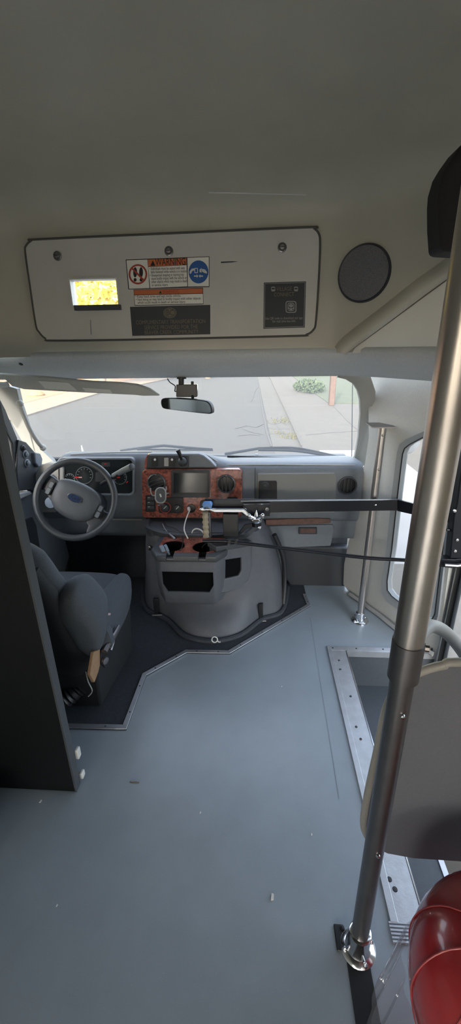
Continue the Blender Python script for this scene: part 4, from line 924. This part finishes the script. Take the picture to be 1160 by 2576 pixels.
MB().tube([A(252, 1546, X=-.57), A(264, 1547, X=-.56), A(276, 1545, X=-.55)], lambda t: .002+.003*t, 8).build('pull_cord', M('pale_pink', (176, 156, 156), .6), st)
MB().tube([A(216, 1690, X=-.60), A(222, 1715, X=-.59), A(232, 1738, X=-.58), A(222, 1752, X=-.60)], .002, 6, smooth=4).build('loose_thread', DASHL, st)
hz = tag(MB().tube(crom([V((-.98, 1.25, .045)), V((-.86, 1.235, .05)), V((-.76, 1.255, .09)), V((-.70, 1.30, .13))], 14), lambda t: .034+.005*math.cos(t*150), 14).build('ribbed_hose', BLACK),
         'black ribbed hose on the cab mat behind the driver seat base', 'hose')

# ------------------------------------------------------------------ partition
pt = thing('partition', 'tall black partition panel behind the driver seat at the left edge', 'partition', (-.9, .95, 0))
MB().box((-1.40, .937, .004), (-.606, .965, 1.45)).build('board', PART, pt)
MB().box((-.606, .935, .004), (-.600, .968, 1.45)).build('edge_trim', PARTE, pt)
for z0, z1 in ((.115, .155), (.02, .045)):
    bk_ = MB().box((-.6, .968, z0), (-.588, .990, z1)).build('floor_bracket', OFFW, pt, .004)
wb = thing('wheel_box', 'grey rounded box low behind the black partition at the left edge', 'box', (-1.0, .75, 0))
MB().box((-1.25, .50, 0), (-.803, .858, .13)).build('shell', M('warm_grey', (88, 96, 90), .6), wb, .035, 4)

# ------------------------------------------------------------------ visor, dash cam, mirror
vs = thing('sun_visor', 'grey driver sun visor folded down across the windshield top', 'sun visor', A(100, 950, Y=1.8))
vp = [(-60, 935), (20, 942), (110, 948), (230, 960), (300, 963), (345, 968), (375, 978), (402, 996), (360, 996.5), (338, 994), (250, 990), (150, 985), (60, 980), (30, 972), (12, 955), (-60, 955)]
def vis(pts, dy=0): return [A(x, y, Y=1.80+.10*max(0, min(1, (x+60)/460))+dy) for x, y in pts]
MB().prism(vis(vp), (0, .022, .004)).build('flap', M('visor_vinyl', (196, 199, 196), .7, var=.05, scale=160, bump=.25, bscale=300), vs, .005, 3)
MB().prism(vis([(95, 958), (172, 963), (196, 983), (114, 978)], -.003), (0, .004, 0)).build('sticker_label', M('label_grey', (232, 234, 232), .5), vs)
MB().prism(vis([(206, 975), (276, 980), (284, 990), (215, 985)], -.003), (0, .004, 0)).build('sticker_label', M('label_grey', (232, 234, 232), .5), vs)
MB().tube(vis([(-40, 962), (5, 968), (20, 966)], -.006), .012, 10, smooth=3).build('hinge', HEADER, vs)
dcm = thing('dash_camera', 'small black box camera hanging at the top centre of the windshield', 'camera', A(468, 955, Y=1.96))
MB().prism(PX(rr(443, 967, 496, 999, 2, 2), Y=1.955), (0, .03, 0)).build('body', M('camera_black', (40, 44, 50), .3), dcm, .003)
MB().tube([A(456, 951, Y=1.97), A(456, 968, Y=1.97)], .013, 12).build('mount', BLACK, dcm)
MB().lathe([(.022, 0), (.022, .006)], A(457, 953, Y=1.97), (0, 0, 1), 16).build('mount_disc', BLACK, dcm)
MB().tube([A(421, 952, Y=1.97), A(428, 962, Y=1.97), A(436, 967, Y=1.97), A(441, 972, Y=1.97), A(440, 984, Y=1.965), A(444, 984, Y=1.965)], .0026, 6, smooth=4).build('cable', BLACK, dcm)
rm = thing('rearview_mirror', 'rear-view mirror tilted below the dash camera on the windshield', 'mirror', A(470, 1020, Y=1.95))
mo_ = [(410, 1002), (430, 1001), (470, 1003), (510, 1007), (524, 1012), (531, 1022), (533.5, 1035), (530, 1041), (515, 1041), (470, 1036), (430, 1031), (411, 1028), (405, 1020), (404, 1008)]
mc = crom(PX(mo_, Y=1.93), 3, True)
MB().prism(mc, (.01, .03, 0)).build('shell', DARK, rm, .006, 3)
mi = [(469+(x-469)*.955, 1021.5+(y-1021.5)*.88) for x, y in mo_]
MB().prism(crom(PX(mi, Y=1.9285), 3, True), (.0, .004, 0)).build('mirror_glass', MIRRORM, rm)
MB().tube([A(485, 1001, Y=1.95), A(484, 990, Y=1.97), A(484, 960, Y=1.985)], .007, 8).build('stem', DARK, rm)

# ------------------------------------------------------------------ red bag in the foreground corner
rd = thing('red_bag', 'shiny red bulging bag with clear plastic wrap at the lower right edge', 'bag', (.42, .37, 0))
bc = V((.452, .385, 0)); BZ = .86
def BR(L): return [(r_, z*BZ) for r_, z in L]
MB().lathe(BR([(.001, 0), (.09, .0), (.105, .03), (.115, .1), (.128, .17), (.150, .27), (.168, .35), (.176, .42), (.166, .485), (.138, .535), (.09, .562), (.03, .575), (.001, .575)]), bc, (0, 0, 1), 40).build('bag_body', REDB, rd, sub=1, angle=80)
m = MB()
for a in (2.5, 3.0, 3.5):
    m.tube([bc+V((math.cos(a+k*.03)*r_, math.sin(a+k*.03)*r_, z)) for k, (r_, z) in enumerate(BR(((.06, .570), (.125, .542), (.161, .487), (.174, .42), (.166, .35), (.145, .25))))], .0016, 6, smooth=4)
m.build('seam_piping', M('red_piping', (176, 70, 72), .35, coat=.5), rd)
wr = [[bc+V((math.cos(a)*(r_+.004*math.sin(a*23)), math.sin(a)*(r_+.004*math.sin(a*23)), z)) for a in [2.35+i*.05 for i in range(42)]] for r_, z in BR(((.178, .38), (.184, .32), (.19, .24), (.198, .16), (.206, .08), (.21, .004)))]
MB().loft(wr, closed=False).build('plastic_wrap', WRAP, rd, angle=80)

# ------------------------------------------------------------------ debris on the floor
rg = thing('ring_clip', 'small white ring clip lying at the foot of the engine cover', 'clip', A(541, 1613, Z=.01))
c = A(540, 1612, Y=1.695)
R2 = V((1, 0, 0)); U2 = V((0, .35, .93)).normalized()
MB().tube([c+R2*(.014*math.cos(2*math.pi*k/24))+U2*(.014*math.sin(2*math.pi*k/24)+.006) for k in range(24)], .003, 8, closed=True).build('ring', OFFW, rg)
MB().tube([c+R2*.012+V((0, 0, .002)), c+R2*.022+V((0, -.004, -.004)), c+R2*.03+V((0, -.004, -.003))], .0028, 6).build('tail', OFFW, rg)
cr_ = [((685, 2257), 'white paper crumb on the open floor left of the foreground pole', .008), ((504, 2045), 'tiny white crumb in the middle of the aisle floor', .004), ((784, 2100), 'tiny pale crumb on the floor left of the grey modesty panel', .004),
       ((143, 2278), 'tiny white crumb on the floor at the lower left', .003), ((102, 2016), 'pale chip on the dark floor below the partition', .005), ((709, 1727), 'tiny pale speck on the floor near the step well strip', .0035)]
for (x, y), lab, s in cr_:
    c = A(x, y, Z=0); t = MB()
    t.prism([c+V((-s*.5, -s, 0)), c+V((s*.4, -s*.8, 0)), c+V((s*.6, s*.7, 0)), c+V((-s*.2, s, 0))], (0, 0, s*.5))
    tag(t.build('crumb', OFFW), lab, 'crumb', 'crumbs on the floor')
tag(MB().tube([A(327, 1966, Z=.0018), A(332, 1968, Z=.0018), A(340, 1967.5, Z=.0018), A(350, 1968.5, Z=.0018)], .0018, 6, smooth=3).build('twig', BARK), 'tiny dark twig on the floor right of the partition foot', 'twig')
tag(MB().tube([A(188, 1958, Z=.002), A(196, 1950, Z=.002), A(204, 1940, Z=.002)], lambda t: .0035-.0015*t, 6, smooth=3).build('dry_leaf', BARK), 'small dark leaf scrap beside the foot of the black partition', 'leaf')

# ------------------------------------------------------------------ outside
struct(box('ground', (-60, -40, GZ-.1), (60, 160, GZ), ASPH))
def gpoly(name, pts, z, mat, th=.04): return struct(MB().prism([V((x, y, z)) for x, y in pts], (0, 0, -th)).build(name, mat))
gpoly('road_gutter', [(.62, -40), (.62, 2), (.364, 9.6), (.21, 20), (.064, 31), (-.6, 60), (.3, 60), (.93, 31), (.97, 20), (1.02, 9.66), (1.05, -40)], GZ+.012, CURBM)
gpoly('sidewalk', [(1.05, -40), (1.02, 9.66), (.97, 20), (.93, 31), (.3, 60), (2.6, 60), (2.658, 30), (2.75, 20), (2.80, 17.05), (5.5, 16.85), (14, 16.55), (14, -40)], GZ+.05, CONC, .08)
gpoly('sidewalk_slab', [(1.35, 3.9), (2.84, 3.9), (2.84, 9.0), (1.35, 9.0)], GZ+.053, M('pale_concrete', (118, 119, 119), .9, var=.05, scale=3, bump=.4, bscale=80), .02)  # added sheet: overexposed brightness painted into the colour, edge on the bus shadow line
gpoly('lawn', [(2.75, 20), (2.80, 17.0), (5.5, 16.8), (14, 16.5), (14, 60), (2.6, 60), (2.658, 30)], GZ+.07, GRASSM, .08)
LEFTC = M('warm_concrete', (112, 98, 82), .9, var=.07, scale=3, bump=.4, bscale=80)  # same concrete as the other sidewalk, warm sunlight painted into its colour
gpoly('sidewalk_left', [(-8.1, 0), (-8.1, 14.7), (-8.26, 21.9), (-6.5, 34), (-3, 50), (-6, 52), (-9, 35), (-10.25, 23), (-10.04, 18.2), (-10.0, 0)], GZ+.05, LEFTC, .08)
gpoly('yard_left', [(-10.0, 0), (-10.04, 18.2), (-10.25, 23), (-9, 35), (-6, 52), (-40, 60), (-40, 0)], GZ+.06, GRAVEL, .08)
for pts, w_ in (([A(x, y, Z=GZ+.058) for x, y in [(838, 1020), (858, 1040), (875, 1058), (893, 1074), (906, 1084)]], .05), ([A(x, y, Z=GZ+.058) for x, y in [(700, 990), (722, 1036), (760, 1120)]], .05),
                ([A(x, y, Z=GZ+.004) for x, y in [(110, 1093), (250, 1086), (380, 1078), (470, 1074)]], .03), ([A(x, y, Z=GZ+.058) for x, y in [(770, 1094), (830, 1088), (900, 1084)]], .03)):
    m = MB()
    for a, b_ in zip(pts, pts[1:]):
        d = (b_-a).normalized(); s_ = V((-d.y, d.x, 0))*w_/2
        m.prism([a-s_, b_-s_, b_+s_, a+s_], (0, 0, -.004))
    struct(m.build('road_crack', CRACKM if w_ < .04 else CURBM))
cpx = [[(650, 957), (656, 990), (662, 1040), (670, 1080), (683, 1122)], [(592, 1078), (620, 1070), (645, 1074), (662, 1066)], [(600, 1095), (630, 1092), (655, 1094)], [(610, 1078), (640, 1088), (664, 1092)], [(632, 1010), (640, 985), (648, 975)],
       [(672, 1062), (690, 1068), (708, 1062), (722, 1070)], [(674, 1076), (700, 1080), (728, 1078)], [(678, 1092), (705, 1090), (735, 1096)], [(690, 1056), (705, 1082), (722, 1100)]]
for L in cpx:
    pts = []
    for a, b_ in zip(L, L[1:]):
        for k in range(4): pts.append((a[0]+(b_[0]-a[0])*k/4+random.uniform(-1, 1), a[1]+(b_[1]-a[1])*k/4+random.uniform(-.7, .7)))
    pts.append(L[-1]); pts = [A(x, y, Z=GZ+.018) for x, y in pts]
    m = MB(); w_ = .035
    for a, b_ in zip(pts, pts[1:]):
        d = (b_-a).normalized(); s_ = V((-d.y, d.x, 0))*w_/2
        m.prism([a-s_, b_-s_, b_+s_, a+s_], (0, 0, -.005))
    struct(m.build('road_crack', CRACKM))
# weeds growing in the gutter
m = MB()
for i in range(260):
    x, y = random.choice(((718, 1060), (722, 1098), (700, 1090), (735, 1095), (690, 1060), (708, 1058), (742, 1102)))
    c = A(x+random.gauss(0, 8), y+random.gauss(0, 3.5), Z=GZ+.012); a = random.uniform(0, 6.28); h = random.uniform(.02, .07)
    d = V((math.cos(a), math.sin(a), 0))*.02
    m.face([m.bm.verts.new(c-d), m.bm.verts.new(c+d), m.bm.verts.new(c+d*1.5+V((0, 0, h)))])
tag(m.build('weeds', M('dry_weed', (74, 72, 46), .9, var=.2, scale=5)), 'dry weeds growing in the cracked road gutter', 'weeds', kind='stuff')
# post, shrub and grass blades on the right verge
pp_ = A(835, 1019, Z=GZ+.07)
tag(MB().box((pp_.x-.10, pp_.y, GZ+.05), (pp_.x+.10, pp_.y+.3, 1.9)).build('fence_post', POSTM, bevel=.02), 'orange-brown wooden post on the lawn by the sidewalk', 'post')
def leaves(name, c, r, n, s, mat, parent=None):
    m = MB()
    for i in range(n):
        d = V((random.gauss(0, 1), random.gauss(0, 1), random.gauss(0, 1))).normalized()*random.random()**.4
        p = V(c)+V((d.x*r[0], d.y*r[1], d.z*r[2])); u = V((random.gauss(0, 1), random.gauss(0, 1), random.gauss(0, 1))).normalized(); v = u.orthogonal().normalized(); k = s*random.uniform(.6, 1.3)
        m.face([m.bm.verts.new(p+u*k), m.bm.verts.new(p+v*k*.6), m.bm.verts.new(p-u*k), m.bm.verts.new(p-v*k*.6)])
    return m.build(name, mat, parent)
sb = thing('shrub', 'dark green shrub at the edge of the lawn', 'shrub', A(770, 985, Z=GZ))
c = A(778, 972, Z=GZ+.25); leaves('foliage', c, (.8, 2.0, .35), 1500, .07, LEAFG, sb)
MB().tube([V((c.x, c.y, GZ)), c], .04, 8).build('stem', BARK, sb)
def tree(lab, x, y, zc, r, n, s, mat):
    t = thing('tree', lab, 'tree', (x, y, GZ), 'trees along the street')
    MB().tube([V((x, y, GZ)), V((x+.1, y, zc-r[2]*.5)), V((x, y+.1, zc+r[2]*.4))], lambda t: .22-.14*t, 10).build('trunk', BARK, t)
    leaves('foliage', (x, y, zc), r, n, s, mat, t)
d = ray(240, 736); d = d/d.y; Yt = 27; pcr = EYE+d*Yt
tree('bright yellow autumn tree seen through the small overhead window', pcr.x-.2, Yt, pcr.z+.4, (3.6, 3.0, 3.2), 9000, .17, LEAFY)
for dx, dy, lab in ((-7.0, 3.0, 'yellow autumn tree left of the one behind the overhead window'), (5.8, 6.0, 'yellow autumn tree standing farthest right along the street ahead'), (-13.5, 1.0, 'yellow autumn tree at the far left of the street ahead')):
    tree(lab, pcr.x+dx, Yt+dy, pcr.z+.6, (3.8, 3.0, 3.4), 3500, .27, LEAFY)
for i, (x, y, zc) in enumerate(((-9.5, -3, 3.2), (-10.5, 1.5, 3.0), (-8.5, -9, 3.4))):  # unseen trees added to give the steel poles warm reflections
    tree(['small yellow tree on the left a little behind the bus', 'small yellow tree on the left level with the driver', 'small yellow tree far behind the bus on the left'][i], x, y, zc, (2.2, 2.2, 2.4), 1800, .22, LEAFY)
rk = [((92, 993), .32, 'tan rock on the gravel yard left of the road, seen below the visor'),]
for (x, y), s, lab in rk:
    c = A(x, y, Z=GZ+.1); m = MB(); m.ball(c, s, (1.3, 1, .6), 12)
    for v in m.bm.verts: v.co += V((random.uniform(-1, 1), random.uniform(-1, 1), random.uniform(-1, 1)))*s*.1
    tag(m.build('rock', GRAVEL), lab, 'rock')
# hood, cowl, wipers, antenna
hd_ = thing('hood', 'white bus hood and cowl just beyond the windshield', 'hood', (-.3, 3, .5))
MB().loft([[V((x, y, z-.05*((x+.35)/.95)**2)) for x in [-1.3+.1*i for i in range(20)]] for y, z in ((2.50, .765), (2.62, .755), (2.9, .70), (3.3, .60), (3.7, .46), (3.85, .2))], closed=False).build('hood_skin', HOODM, hd_, angle=70)
MB().box((-1.2, 2.54, .745), (.55, 2.60, .775)).build('cowl_grille', DARK, hd_, .01)
w1 = thing('wiper', 'black windshield wiper in front of the driver side dash', 'wiper', A(400, 1132, Y=2.56))
MB().tube([A(303, 1133, Y=2.56), A(360, 1126, Y=2.55), A(412, 1121, Y=2.54), A(470, 1126, Y=2.54), A(535, 1130, Y=2.54)], lambda t: .006+.003*math.sin(t*3.1), 8).build('arm', BLACK, w1)
MB().tube([A(345, 1130, Y=2.545), A(430, 1131, Y=2.54), A(536, 1132, Y=2.54)], .007, 6).build('blade', BLACK, w1)
w2 = thing('wiper', 'black windshield wiper in front of the passenger side dash', 'wiper', A(700, 1140, Y=2.56))
MB().tube([A(566, 1142, Y=2.57), A(610, 1135, Y=2.56), A(650, 1128, Y=2.55)], .009, 8).build('arm_base', BLACK, w2)
MB().tube([A(648, 1127, Y=2.55), A(735, 1126, Y=2.54), A(800, 1137, Y=2.53), A(890, 1158, Y=2.50)], .006, 8, smooth=4).build('arm', BLACK, w2)
MB().tube([A(650, 1131, Y=2.545), A(740, 1133, Y=2.535), A(810, 1143, Y=2.525), A(888, 1158, Y=2.50)], .0105, 6, smooth=4).build('blade', BLACK, w2)
MB().box((lambda c: (c.x-.008, c.y-.01, c.z-.06))(A(646, 1150, Y=2.56)), (lambda c: (c.x+.008, c.y+.01, c.z+.02))(A(646, 1150, Y=2.56))).build('pivot', DASHL, w2)
tag(MB().tube([A(885, 1157, Y=2.70), A(887, 960, Y=2.70), A(888, 880, Y=2.70)], .0028, 6).build('antenna', BLACK), 'thin black radio antenna mast outside the right end of windshield', 'antenna')
em = thing('side_mirror', 'pale side mirror housing outside the right cab window, top corner', 'mirror', A(1028, 1120, Y=2.15))
MB().prism(PX([(1008, 1144), (1010, 1118), (1047, 1096), (1046, 1125), (1039, 1138), (1030, 1142)], Y=2.3), (.06, .10, 0)).build('housing', DASHL, em, .01, 3)
MB().tube([A(1010, 1130, Y=2.34), A(996, 1150, Y=2.36)], .01, 8).build('arm', DARK, em)
# washer nozzle post
tag(MB().tube([A(209, 1140, Y=2.6), A(205, 1121, Y=2.6)], lambda t: .008-.004*t, 8).build('marker_post', OFFW), 'thin white marker post on the hood beyond the gauges', 'post')

# ------------------------------------------------------------------ light
w = bpy.data.worlds.new('sky'); SC.world = w; w.use_nodes = True
nt = w.node_tree; bg = nt.nodes['Background']
sky = nt.nodes.new('ShaderNodeTexSky'); sky.sky_type = 'NISHITA'; sky.sun_disc = False
SUN_EL, SUN_AZ = math.radians(31), math.radians(195)
sky.sun_elevation = SUN_EL; sky.sun_rotation = SUN_AZ; sky.air_density = 1.2; sky.dust_density = 3; sky.ozone_density = 1
hs = nt.nodes.new('ShaderNodeHueSaturation'); hs.inputs['Saturation'].default_value = .55
nt.links.new(sky.outputs[0], hs.inputs['Color']); nt.links.new(hs.outputs[0], bg.inputs[0]); bg.inputs[1].default_value = .52
sl = bpy.data.lights.new('sun', 'SUN'); sl.energy = 3.4; sl.angle = math.radians(.6); sl.color = (1, .93, .80)
so = bpy.data.objects.new('sun', sl); COL.objects.link(so)
sd = V((-.42, -1.6, 1.0)).normalized()          # towards the sun: behind the bus, to the left
so.rotation_euler = sd.to_track_quat('Z', 'Y').to_euler()
SC.view_settings.view_transform = 'Standard'; SC.view_settings.look = 'None'; SC.view_settings.exposure = 1.12; SC.view_settings.gamma = 1
SC.view_settings.use_curve_mapping = False
SC.cycles.max_bounces = 10; SC.cycles.transparent_max_bounces = 16; SC.cycles.diffuse_bounces = 6; SC.cycles.sample_clamp_indirect = 6
